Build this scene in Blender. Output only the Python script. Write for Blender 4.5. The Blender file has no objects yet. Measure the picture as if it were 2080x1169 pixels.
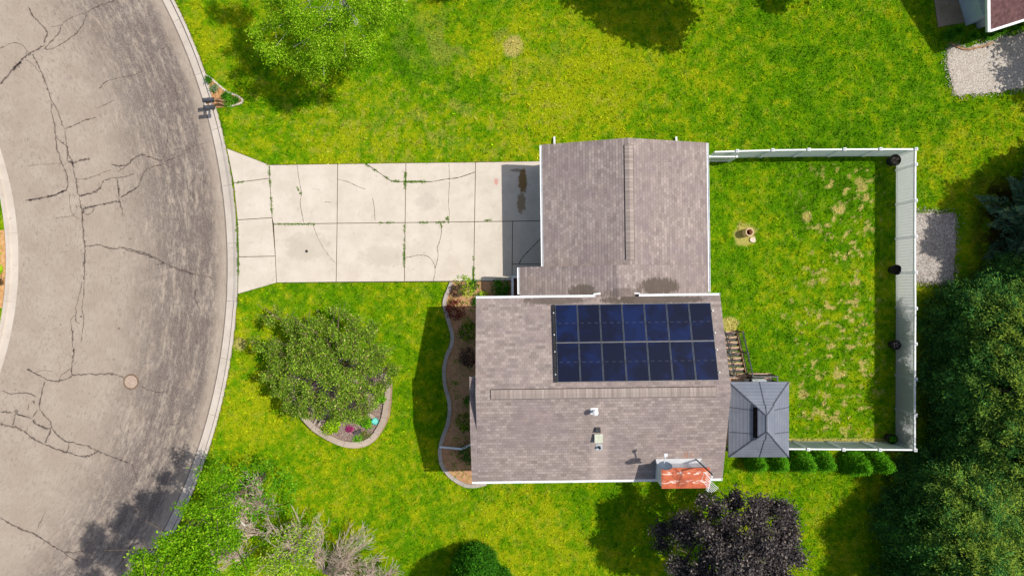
import bpy, math, random
import numpy as np
from mathutils import Vector, Matrix
random.seed(7)
RNG = np.random.default_rng(11)
SC = bpy.context.scene
COL = SC.collection
PI = math.pi
# ---- the drone hovers 38 m above the yard looking straight down; F is its focal length in photo pixels
H, F, CX, CY = 38.0, 1440.0, 1040.0, 584.5

def P(px, py, z=0.0):
    k = (H - z) / F
    return ((px - CX) * k, -(py - CY) * k, z)

def lin(c):
    c = c / 255.0
    return c / 12.92 if c <= 0.04045 else ((c + 0.055) / 1.055) ** 2.4

def C(r, g, b, k=1.0):
    return (lin(r) * k, lin(g) * k, lin(b) * k, 1.0)

# ------------------------------------------------------------------ object helpers
def tag(o, label=None, cat=None, group=None, kind=None):
    if label: o['label'] = label
    if cat: o['category'] = cat
    if group: o['group'] = group
    if kind: o['kind'] = kind
    return o

def thing(name, label, cat, loc=(0, 0, 0), rotz=0.0, group=None):
    o = bpy.data.objects.new(name, None)
    COL.objects.link(o)
    o.empty_display_size = 0.2
    o.location = loc
    o.rotation_euler = (0, 0, rotz)
    return tag(o, label, cat, group)

def root_of(o):
    while o.parent: o = o.parent
    return o

def to_local(parent, V):
    """world coordinates -> the frame of the thing that carries this part"""
    r = root_of(parent)
    m = (Matrix.Translation(r.location) @ r.rotation_euler.to_matrix().to_4x4()).inverted()
    A = np.array(m)
    return V @ A[:3, :3].T + A[:3, 3]

def copy_tree(o, parent=None):
    c = o.copy()
    COL.objects.link(c)
    c.parent = parent
    for ch in list(o.children):
        copy_tree(ch, c)
    return c

def link_mesh(name, me, mats, parent=None):
    for m in (mats if isinstance(mats, (list, tuple)) else [mats]):
        me.materials.append(m)
    o = bpy.data.objects.new(name, me)
    COL.objects.link(o)
    if parent: o.parent = parent
    return o

class MB:
    """collects faces; build() links them as one mesh object"""
    def __init__(s):
        s.v, s.f, s.m, s.uv = [], [], [], []
    def poly(s, pts, mat=0, uv=None):
        b = len(s.v)
        s.v += [tuple(p) for p in pts]
        s.f.append(tuple(range(b, b + len(pts))))
        s.m.append(mat)
        s.uv.append(uv if uv else [(p[0], p[1]) for p in pts])
    def box(s, x0, x1, y0, y1, z0, z1, mat=0):
        s.prism([(x0, y0), (x1, y0), (x1, y1), (x0, y1)], z0, z1, mat)
    def prism(s, poly, z0, z1, mat=0, bottom=True):
        n = len(poly)
        a = sum(poly[i][0] * poly[(i + 1) % n][1] - poly[(i + 1) % n][0] * poly[i][1] for i in range(n))
        if a < 0: poly = poly[::-1]
        s.poly([(p[0], p[1], z1) for p in poly], mat)
        if bottom: s.poly([(p[0], p[1], z0) for p in poly[::-1]], mat)
        d = 0.0
        for i in range(n):
            p, q = poly[i], poly[(i + 1) % n]
            L = math.hypot(q[0] - p[0], q[1] - p[1])
            s.poly([(p[0], p[1], z0), (q[0], q[1], z0), (q[0], q[1], z1), (p[0], p[1], z1)], mat,
                   [(d, z0), (d + L, z0), (d + L, z1), (d, z1)])
            d += L
    def beam(s, a, b, w, h=None, mat=0):
        """square bar from a to b"""
        h = h or w
        a, b = Vector(a), Vector(b)
        d = (b - a).normalized()
        up = Vector((0, 0, 1)) if abs(d.z) < 0.95 else Vector((0, 1, 0))
        r = d.cross(up).normalized() * (w / 2)
        u = r.cross(d).normalized() * (h / 2)
        q = [a + r + u, a - r + u, a - r - u, a + r - u]
        t = [b + r + u, b - r + u, b - r - u, b + r - u]
        s.poly(q, mat); s.poly(t[::-1], mat)
        for i in range(4):
            j = (i + 1) % 4
            s.poly([q[j], q[i], t[i], t[j]], mat)
    def tube(s, pts, rads, n=6, mat=0, cap=True):
        pts = [Vector(p) for p in pts]
        rings = []
        for i, p in enumerate(pts):
            d = (pts[min(i + 1, len(pts) - 1)] - pts[max(i - 1, 0)])
            d = d.normalized() if d.length > 1e-9 else Vector((0, 0, 1))
            up = Vector((0, 0, 1)) if abs(d.z) < 0.9 else Vector((1, 0, 0))
            a = d.cross(up).normalized(); b = a.cross(d).normalized()
            r = rads[i] if isinstance(rads, (list, tuple)) else rads
            rings.append([p + (a * math.cos(2 * PI * k / n) + b * math.sin(2 * PI * k / n)) * r for k in range(n)])
        for i in range(len(rings) - 1):
            for k in range(n):
                j = (k + 1) % n
                s.poly([rings[i][j], rings[i][k], rings[i + 1][k], rings[i + 1][j]], mat)
        if cap:
            s.poly(rings[0], mat); s.poly(rings[-1][::-1], mat)
    def lathe(s, c, prof, n=20, mat=0):
        """prof: list of (radius, z) from bottom to top, turned round the point c"""
        for i in range(len(prof) - 1):
            (r0, z0), (r1, z1) = prof[i], prof[i + 1]
            for k in range(n):
                a, b = 2 * PI * k / n, 2 * PI * (k + 1) / n
                q = [(c[0] + r0 * math.cos(a), c[1] + r0 * math.sin(a), c[2] + z0),
                     (c[0] + r0 * math.cos(b), c[1] + r0 * math.sin(b), c[2] + z0),
                     (c[0] + r1 * math.cos(b), c[1] + r1 * math.sin(b), c[2] + z1),
                     (c[0] + r1 * math.cos(a), c[1] + r1 * math.sin(a), c[2] + z1)]
                if r0 < 1e-6: q = [q[0], q[2], q[3]]
                elif r1 < 1e-6: q = q[:3]
                s.poly(q, mat)
    def build(s, name, mats, parent=None, local=False, smooth=False, bevel=0.0):
        V = np.array(s.v, dtype=float).reshape(-1, 3)
        if parent is not None and not local: V = to_local(parent, V)
        me = bpy.data.meshes.new(name)
        me.from_pydata([tuple(p) for p in V], [], s.f)
        me.polygons.foreach_set('material_index', s.m)
        uvl = me.uv_layers.new(name='UVMap')
        uvl.data.foreach_set('uv', [c for f in s.uv for p in f for c in p])
        if smooth: me.polygons.foreach_set('use_smooth', [True] * len(s.f))
        me.update()
        o = link_mesh(name, me, mats, parent)
        if bevel:
            md = o.modifiers.new('Bevel', 'BEVEL'); md.width = bevel; md.segments = 2; md.limit_method = 'ANGLE'
            wd = o.modifiers.new('Weld', 'WELD'); wd.merge_threshold = 1e-4
            bpy_move_first(o)
        return o

def bpy_move_first(o):
    o.modifiers.move(1, 0)

def np_mesh(name, V, Q, cols, mats, parent=None, local=False):
    """V (n,3), Q (m,k) equal-sized faces, cols (n,3) point colours"""
    if parent is not None and not local: V = to_local(parent, V)
    me = bpy.data.meshes.new(name)
    n, (m, k) = len(V), Q.shape
    me.vertices.add(n); me.loops.add(m * k); me.polygons.add(m)
    me.vertices.foreach_set('co', np.ascontiguousarray(V, dtype=np.float32).ravel())
    me.loops.foreach_set('vertex_index', np.ascontiguousarray(Q, dtype=np.int32).ravel())
    me.polygons.foreach_set('loop_start', np.arange(0, m * k, k, dtype=np.int32))
    if cols is not None:
        at = me.attributes.new('Col', 'FLOAT_COLOR', 'POINT')
        at.data.foreach_set('color', np.hstack([cols, np.ones((n, 1))]).astype(np.float32).ravel())
    me.update(calc_edges=True)
    me.validate()
    return link_mesh(name, me, mats, parent)

# ------------------------------------------------------------------ value noise for layouts
def vnoise(x, y, scale, seed):
    r = np.random.default_rng(seed)
    T = r.random((257, 257))
    u, v = np.asarray(x) / scale + 1000.5, np.asarray(y) / scale + 1000.5
    i, j = np.floor(u).astype(int), np.floor(v).astype(int)
    fu, fv = u - i, v - j
    fu, fv = fu * fu * (3 - 2 * fu), fv * fv * (3 - 2 * fv)
    i0, j0, i1, j1 = i % 257, j % 257, (i + 1) % 257, (j + 1) % 257
    return (T[i0, j0] * (1 - fu) + T[i1, j0] * fu) * (1 - fv) + (T[i0, j1] * (1 - fu) + T[i1, j1] * fu) * fv

def fbm(x, y, scale, seed, octs=3):
    t, a, s = 0, 1.0, 0
    for o in range(octs):
        t = t + a * vnoise(x, y, scale / 2 ** o, seed + o * 17); s += a; a *= 0.55
    return t / s

def inside(poly, x, y):
    x, y = np.asarray(x), np.asarray(y)
    r = np.zeros(x.shape, bool)
    n = len(poly)
    for i in range(n):
        (x0, y0), (x1, y1) = poly[i][:2], poly[(i + 1) % n][:2]
        if y0 == y1: continue
        c = ((y0 > y) != (y1 > y)) & (x < (x1 - x0) * (y - y0) / (y1 - y0) + x0)
        r ^= c
    return r

def spline(pts, n=8, closed=False):
    """Catmull-Rom through pts"""
    out, N = [], len(pts)
    rng = range(N if closed else N - 1)
    for i in rng:
        g = (lambda k: np.array(pts[k % N], float)) if closed else (lambda k: np.array(pts[min(max(k, 0), N - 1)], float))
        p0, p1, p2, p3 = g(i - 1), g(i), g(i + 1), g(i + 2)
        for t in np.linspace(0, 1, n, endpoint=False):
            out.append(tuple(0.5 * (2 * p1 + (p2 - p0) * t + (2 * p0 - 5 * p1 + 4 * p2 - p3) * t * t + (3 * p1 - p0 - 3 * p2 + p3) * t ** 3)))
    if not closed: out.append(tuple(pts[-1]))
    return out

# ------------------------------------------------------------------ materials
class N:
    def __init__(s, name):
        s.mat = bpy.data.materials.new(name); s.mat.use_nodes = True
        s.t = s.mat.node_tree; s.t.nodes.clear()
        s.out = s.t.nodes.new('ShaderNodeOutputMaterial')
    def n(s, typ, **kw):
        nd = s.t.nodes.new('ShaderNode' + typ)
        for k, v in kw.items():
            if k in nd.inputs.keys() or isinstance(k, int): nd.inputs[k].default_value = v
            else: setattr(nd, k, v)
        return nd
    def l(s, a, b): s.t.links.new(a, b)
    def put(s, sock, v):
        if hasattr(v, 'is_linked') or hasattr(v, 'links'): s.l(v, sock)
        else: sock.default_value = v
    def coord(s, kind='Object'):
        return s.n('TexCoord').outputs[kind]
    def math(s, op, a, b=0.0, c=None, clamp=False):
        nd = s.n('Math', operation=op, use_clamp=clamp)
        s.put(nd.inputs[0], a); s.put(nd.inputs[1], b)
        if c is not None: s.put(nd.inputs[2], c)
        return nd.outputs[0]
    def mapping(s, vec, scale=(1, 1, 1), loc=(0, 0, 0), rot=(0, 0, 0)):
        nd = s.n('Mapping'); s.l(vec, nd.inputs['Vector'])
        nd.inputs['Scale'].default_value = scale; nd.inputs['Location'].default_value = loc; nd.inputs['Rotation'].default_value = rot
        return nd.outputs[0]
    def noise(s, vec, scale, detail=3.0, rough=0.6, dist=0.0):
        nd = s.n('TexNoise', noise_dimensions='3D')
        s.l(vec, nd.inputs['Vector'])
        nd.inputs['Scale'].default_value = scale; nd.inputs['Detail'].default_value = detail
        nd.inputs['Roughness'].default_value = rough; nd.inputs['Distortion'].default_value = dist
        return nd.outputs['Fac']
    def ramp(s, fac, lo, hi):
        nd = s.n('MapRange', interpolation_type='SMOOTHSTEP')
        s.put(nd.inputs['Value'], fac)
        nd.inputs['From Min'].default_value = lo; nd.inputs['From Max'].default_value = hi
        return nd.outputs[0]
    def mix(s, fac, a, b, mode='MIX'):
        nd = s.n('Mix', data_type='RGBA', blend_type=mode)
        s.put(nd.inputs[0], fac); s.put(nd.inputs[6], a); s.put(nd.inputs[7], b)
        return nd.outputs[2]
    def bsdf(s, col, rough=0.8, metal=0.0, spec=0.3, bump=None, bstr=0.3, bdist=0.02, transl=0.0, tcol=None):
        b = s.n('BsdfPrincipled')
        s.put(b.inputs['Base Color'], col); s.put(b.inputs['Roughness'], rough); s.put(b.inputs['Metallic'], metal)
        b.inputs['Specular IOR Level'].default_value = spec
        if bump is not None:
            bn = s.n('Bump'); bn.inputs['Strength'].default_value = bstr; bn.inputs['Distance'].default_value = bdist
            s.l(bump, bn.inputs['Height']); s.l(bn.outputs[0], b.inputs['Normal'])
        sh = b.outputs[0]
        if transl:
            t = s.n('BsdfTranslucent'); s.put(t.inputs['Color'], tcol if tcol is not None else col)
            m = s.n('MixShader'); m.inputs[0].default_value = transl
            s.l(sh, m.inputs[1]); s.l(t.outputs[0], m.inputs[2]); sh = m.outputs[0]
        s.l(sh, s.out.inputs['Surface'])
        return s.mat

def mat_noise(name, a, b, scale=6, detail=4, rough=0.8, metal=0.0, spec=0.3, bstr=0.25, bdist=0.01, lo=0.35, hi=0.65, transl=0.0):
    m = N(name); v = m.coord()
    f = m.noise(v, scale, detail); g = m.noise(v, scale * 7, 2)
    col = m.mix(m.ramp(f, lo, hi), a, b)
    return m.bsdf(col, rough, metal, spec, g, bstr, bdist, transl)

def mat_leaf(name, rough=0.6, transl=0.3, spec=0.08, tint=(1.25, 1.15, 0.5, 1)):
    m = N(name)
    a = m.n('Attribute', attribute_name='Col').outputs['Color']
    t = m.mix(1.0, a, tint, 'MULTIPLY')
    return m.bsdf(a, rough, 0, spec, transl=transl, tcol=t)
# ================================================================== THE SETTING
RC, RR = (-46.33, 1.15), 31.06            # centre and outer radius of the ring road
KB = 31.64                                # back of the kerb
IC, IR = (-45.39, 1.47), 18.83            # island in the ring

def gp(px, py): return P(px, py)[:2]

APRON = [gp(461, 300), gp(475, 374), gp(482.6, 446), gp(485, 521), gp(483, 597), gp(562, 574), gp(556, 455), gp(552, 442), gp(548, 336)]
DRIVE = [gp(548, 335), gp(1101, 327), gp(1120, 575), gp(562, 574)]
BED_LINE = [gp(*p) for p in [(917, 573), (907, 599), (903, 619), (911, 650), (919, 678), (917, 701), (907, 725), (902, 756), (905, 784), (912, 811),
            (914, 835), (909, 863), (899, 890), (894, 914), (897, 937), (909, 959), (927, 975), (946, 984), (966, 985), (988, 980)]]
BED = [gp(917, 572), gp(1040, 571)] + [(0.6, 0.4), (0.6, -9.2)] + BED_LINE[::-1]
RING = [P(*p, 0.32)[:2] for p in [(786, 775), (787, 801), (785, 822), (782, 842), (775, 862), (764, 880), (751, 893), (734, 901), (713, 903), (693, 899), (672, 890),
        (652, 879), (635, 867), (621, 852), (604, 832), (592, 808), (592, 780), (612, 752), (650, 738), (700, 735), (745, 742), (774, 756)]]
MBED = [gp(*p) for p in [(418, 152), (430, 160), (447, 176), (463, 187), (480, 194), (493, 203), (488, 211), (468, 215), (443, 219), (436, 215), (427, 180)]]
PAD_NE = [gp(*p) for p in [(1924, 106), (1934, 96), (1960, 99), (1992, 90), (2035, 78), (2090, 64), (2180, 40), (2180, 160), (2080, 178), (2030, 187), (1984, 191), (1940, 195), (1932, 166), (1924, 135)]]
PAD_E = [gp(*p) for p in [(1852, 432), (1890, 431), (1940, 435), (1941, 500), (1936, 576), (1890, 573), (1852, 570)]]
HOUSE_FOOT = [(-1.5, -8.9), (9.5, -8.9), (9.5, 6.8), (1.8, 6.8), (1.8, 0.3), (-1.5, -0.8)]

# ---- lawn colours: where the turf is lush, where it is dry, where it has gone to straw (all of it true colour of the turf)
K = .9
GREEN, MID, YEL = np.array(C(92, 148, 5, K)[:3]), np.array(C(124, 166, 6, K)[:3]), np.array(C(178, 188, 20, K)[:3])
DEEP, STRAW, MOSS = np.array(C(72, 122, 4, K)[:3]), np.array(C(214, 196, 116, K)[:3]), np.array(C(158, 162, 74, K)[:3])
BLOBS = [  # photo px, radius px, how much drier (+) or lusher (-)
    (1000, 235, 190, .26), (680, 250, 170, .16), (1200, 160, 130, .28), (420, 70, 70, .3), (560, 300, 120, .12), (900, 60, 130, .12), (1090, 250, 90, .2),
    (870, 130, 90, -.4), (800, 120, 70, -.3), (1560, 130, 190, -.04), (1760, 130, 170, -.08), (1700, 240, 120, -.03), (1330, 90, 110, .22), (1470, 160, 100, .15), (1320, 240, 120, .05), (760, 30, 60, -.2),
    (980, 190, 70, -.2), (950, 250, 70, -.15), (640, 200, 60, -.1), (500, 290, 60, -.12),
    (1560, 400, 110, .2), (1600, 560, 110, .12), (1480, 560, 60, -.3), (1450, 420, 40, -.3), (1590, 345, 160, -.3), (1700, 350, 110, -.25), (1640, 700, 80, .1), (1570, 700, 60, -.15), (1700, 480, 60, .05), (1700, 880, 90, -.25),
    (500, 690, 60, .2), (520, 800, 90, .16), (870, 640, 70, .08), (540, 610, 120, -.05), (820, 900, 90, .05), (520, 880, 90, .22), (700, 960, 120, .1),
    (960, 1010, 130, .14), (1110, 1120, 120, .25), (1200, 1050, 80, -.1), (1000, 1090, 110, -.02), (880, 1010, 90, -.12), (1250, 1000, 80, -.12), (1560, 990, 120, .06), (1640, 1080, 90, .1),
    (1960, 200, 120, -.05), (2060, 280, 80, .25), (1900, 330, 70, .18), (1900, 650, 60, -.1)]

def lawn_colour(x, y, seed=0):
    px, py = CX + x * F / H, CY - y * F / H
    wx, wy = x + 1.2 * (fbm(x, y, 2.5, 301) - .5), y + 1.2 * (fbm(x, y, 2.5, 302) - .5)
    t = 0.50 + 0.62 * (fbm(wx, wy, 2.8, 5) - .5) + 1.0 * (fbm(wx, wy, 0.5, 9, 3) - .5) + 0.95 * (fbm(x, y, 0.17, 13, 2) - .5)
    for bx, by, r, a in BLOBS:
        t = t + a * np.exp(-((px - bx) ** 2 + (py - by) ** 2) / (2 * (r * .75) ** 2))
    yard = (px > 1440) & (px < 1800) & (py > 320) & (py < 905)
    t = np.where(yard, t - 0.08, t)
    t = np.clip(t, -0.2, 1.2)[..., None]
    c = np.where(t < .15, DEEP + (GREEN - DEEP) * np.clip((t + .2) / .35, 0, 1),
        np.where(t < .5, GREEN + (MID - GREEN) * np.clip((t - .15) / .35, 0, 1), MID + (YEL - MID) * np.clip((t - .5) / .45, 0, 1)))
    # pale thatch flecks everywhere, thicker where it is dry
    th = np.clip((fbm(x, y, .3, 61, 3) - .60) / .1, 0, 1) * np.clip(.25 + t[..., 0], 0, 1)
    c = c + (np.array(C(192, 184, 78, K)[:3]) - c) * (th * np.where(yard, .2, np.clip(.2 + .45 * np.exp(-((px - 850) / 380.) ** 2 - ((py - 240) / 110.) ** 2), 0, 1)))[..., None]
    # dog-worn straw spots in the fenced yard
    w = np.exp(-((px - 1720) / 75.) ** 2 - ((py - 430) / 110.) ** 2) + np.exp(-((px - 1700) / 85.) ** 2 - ((py - 780) / 120.) ** 2) + .9 * np.exp(-((px - 1690) / 85.) ** 2 - ((py - 620) / 100.) ** 2)
    s = fbm(wx, wy, 0.25, 77, 3) + .10 * w
    k = np.clip((s - .708) / .06, 0, 1) * np.clip(w * 1.6, 0, 1) * yard
    for bx, by, r in [(1512, 480, 24), (1640, 440, 9), (1697, 425, 7), (1752, 380, 9), (1745, 368, 8), (488, 701, 13), (1040, 95, 20), (1630, 800, 9), (1700, 760, 8), (1485, 660, 15), (1478, 655, 12)]:
        d = np.hypot(px - bx, py - by) / (r * (1.0 + .5 * (fbm(x, y, .5, 55) - .5) * 2))
        k = np.maximum(k, np.clip((1.15 - d) / .35, 0, 1) * .9)
    edge = yard & ((py > 888) | ((px > 1783) & (px < 1800)))
    k = np.maximum(k, np.where((px > 1600) & (px < 1812) & (py > 890) & (py < 903), .85, 0))
    c = c + (STRAW - c) * np.clip(k, 0, 1)[..., None]
    # worn earth under the conifers and behind the fence, pale thatch on the north lawn
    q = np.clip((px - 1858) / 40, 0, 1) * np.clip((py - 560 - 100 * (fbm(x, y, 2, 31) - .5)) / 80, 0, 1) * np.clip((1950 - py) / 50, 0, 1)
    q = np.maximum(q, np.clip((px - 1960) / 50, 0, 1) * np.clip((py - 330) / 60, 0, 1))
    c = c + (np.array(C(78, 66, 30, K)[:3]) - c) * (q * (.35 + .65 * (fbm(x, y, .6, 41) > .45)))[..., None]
    z = np.clip((fbm(wx, wy, 1.1, 88) - .55) / .12, 0, 1) * np.exp(-((px - 960) / 150.) ** 2 - ((py - 90) / 60.) ** 2)
    z = np.maximum(z, np.clip((fbm(wx, wy, .7, 89) - .56) / .1, 0, 1) * np.exp(-((px - 900) / 140.) ** 2 - ((py - 255) / 40.) ** 2) * .9)
    c = c + (MOSS - c) * (z * .7)[..., None]
    return c

def road_r(x, y): return np.hypot(x - RC[0], y - RC[1])
def isl_r(x, y): return np.hypot(x - IC[0], y - IC[1])

def make_lawn():
    ring = [300, 140, 80, 56, 46]
    xs = np.concatenate([[-r for r in ring], np.arange(-40, 40.01, .1), ring[::-1]])
    ys = np.concatenate([[-r for r in ring], np.arange(-26, 26.01, .1), ring[::-1]])
    X, Y = np.meshgrid(xs, ys, indexing='ij')
    low = (road_r(X, Y) < KB - .03) & (isl_r(X, Y) > IR - .6)
    Z = np.where(low, -.4, 0.0)
    n, m = X.shape
    idx = np.arange(n * m).reshape(n, m)
    Q = np.stack([idx[:-1, :-1], idx[1:, :-1], idx[1:, 1:], idx[:-1, 1:]], -1).reshape(-1, 4)
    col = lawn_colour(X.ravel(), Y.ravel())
    far = np.clip(np.maximum((np.abs(X.ravel()) - 36) / 4, (np.abs(Y.ravel()) - 22) / 4), 0, 1)[:, None]; col = col * (1 - far) + MID * far
    g = N('lawn_turf'); v = g.coord()
    a = g.n('Attribute', attribute_name='Col').outputs['Color']
    f1 = g.noise(v, 9, 3, .7); f2 = g.noise(v, 38, 2, .7); f3 = g.noise(v, 15, 2, .8)
    c = g.mix(g.math('MULTIPLY', g.ramp(f1, .42, .66), .4), a, (0.6, 0.76, .5, 1), 'MULTIPLY')
    c = g.mix(g.math('MULTIPLY', g.ramp(f2, .4, .7), .5), c, (.5, .6, .4, 1), 'MULTIPLY')
    c = g.mix(g.math('MULTIPLY', g.ramp(f3, .5, .66), .75), c, (.45, .55, .35, 1), 'MULTIPLY')
    c = g.mix(g.math('MULTIPLY', g.ramp(f3, .47, .32), .45), c, C(178, 200, 40, .95))
    m_ = g.bsdf(c, .95, 0, .05, g.math('ADD', g.math('MULTIPLY', f1, 1.5), f2), .9, .05)
    o = np_mesh('lawn', np.stack([X, Y, Z], -1).reshape(-1, 3), Q, col, m_)
    tag(o, kind='structure')
make_lawn()

# ---- grass blades over the turf, one uncountable mass
def make_grass(n=640000):
    r = np.random.default_rng(3)
    x = r.uniform(-31, 31, n); y = r.uniform(-18.2, 18.2, n)
    ok = ~((road_r(x, y) < KB + .03) & (isl_r(x, y) > IR - .75))
    for poly in (APRON, DRIVE, BED, RING, MBED, PAD_NE, PAD_E, HOUSE_FOOT): ok &= ~inside(poly, x, y)
    px, py = CX + x * F / H, CY - y * F / H
    bare = np.clip((px - 1870) / 60, 0, 1) * np.clip((py - 420) / 90, 0, 1)
    ok &= r.random(n) > bare * .8
    ok &= ~((np.hypot(px - 1512, py - 480) < 20) | (np.hypot(px - 488, py - 701) < 9))
    x, y = x[ok], y[ok]; n = len(x)
    clump = fbm(x, y, .35, 21, 2)
    h = r.uniform(.04, .085, n) * (.6 + .9 * clump)
    a = r.uniform(0, 2 * PI, n); lean = r.uniform(.3, 1.4, n) * h; w = r.uniform(.011, .022, n)
    dx, dy = np.cos(a), np.sin(a)
    big = r.random(n) < .13; h = np.where(big, h * 1.5, h); w = np.where(big, w * 2.1, w); lean = np.where(big, lean * 1.5, lean)
    V = np.empty((n, 3, 3))
    V[:, 0] = np.stack([x - dy * w, y + dx * w, np.zeros(n)], 1)
    V[:, 1] = np.stack([x + dy * w, y - dx * w, np.zeros(n)], 1)
    V[:, 2] = np.stack([x + dx * lean, y + dy * lean, h], 1)
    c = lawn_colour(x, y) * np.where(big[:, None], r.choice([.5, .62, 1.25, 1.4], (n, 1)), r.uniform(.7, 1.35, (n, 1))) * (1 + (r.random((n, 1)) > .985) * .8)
    cols = np.repeat(c, 3, 0)
    o = np_mesh('grass', V.reshape(-1, 3), np.arange(3 * n).reshape(-1, 3), cols, mat_leaf('grass_blade', .7, .14, .04, (1.0, 1.1, .6, 1)))
    tag(o, 'short lawn grass, bright green with drier yellow patches', 'grass', kind='stuff')
make_grass()

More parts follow.
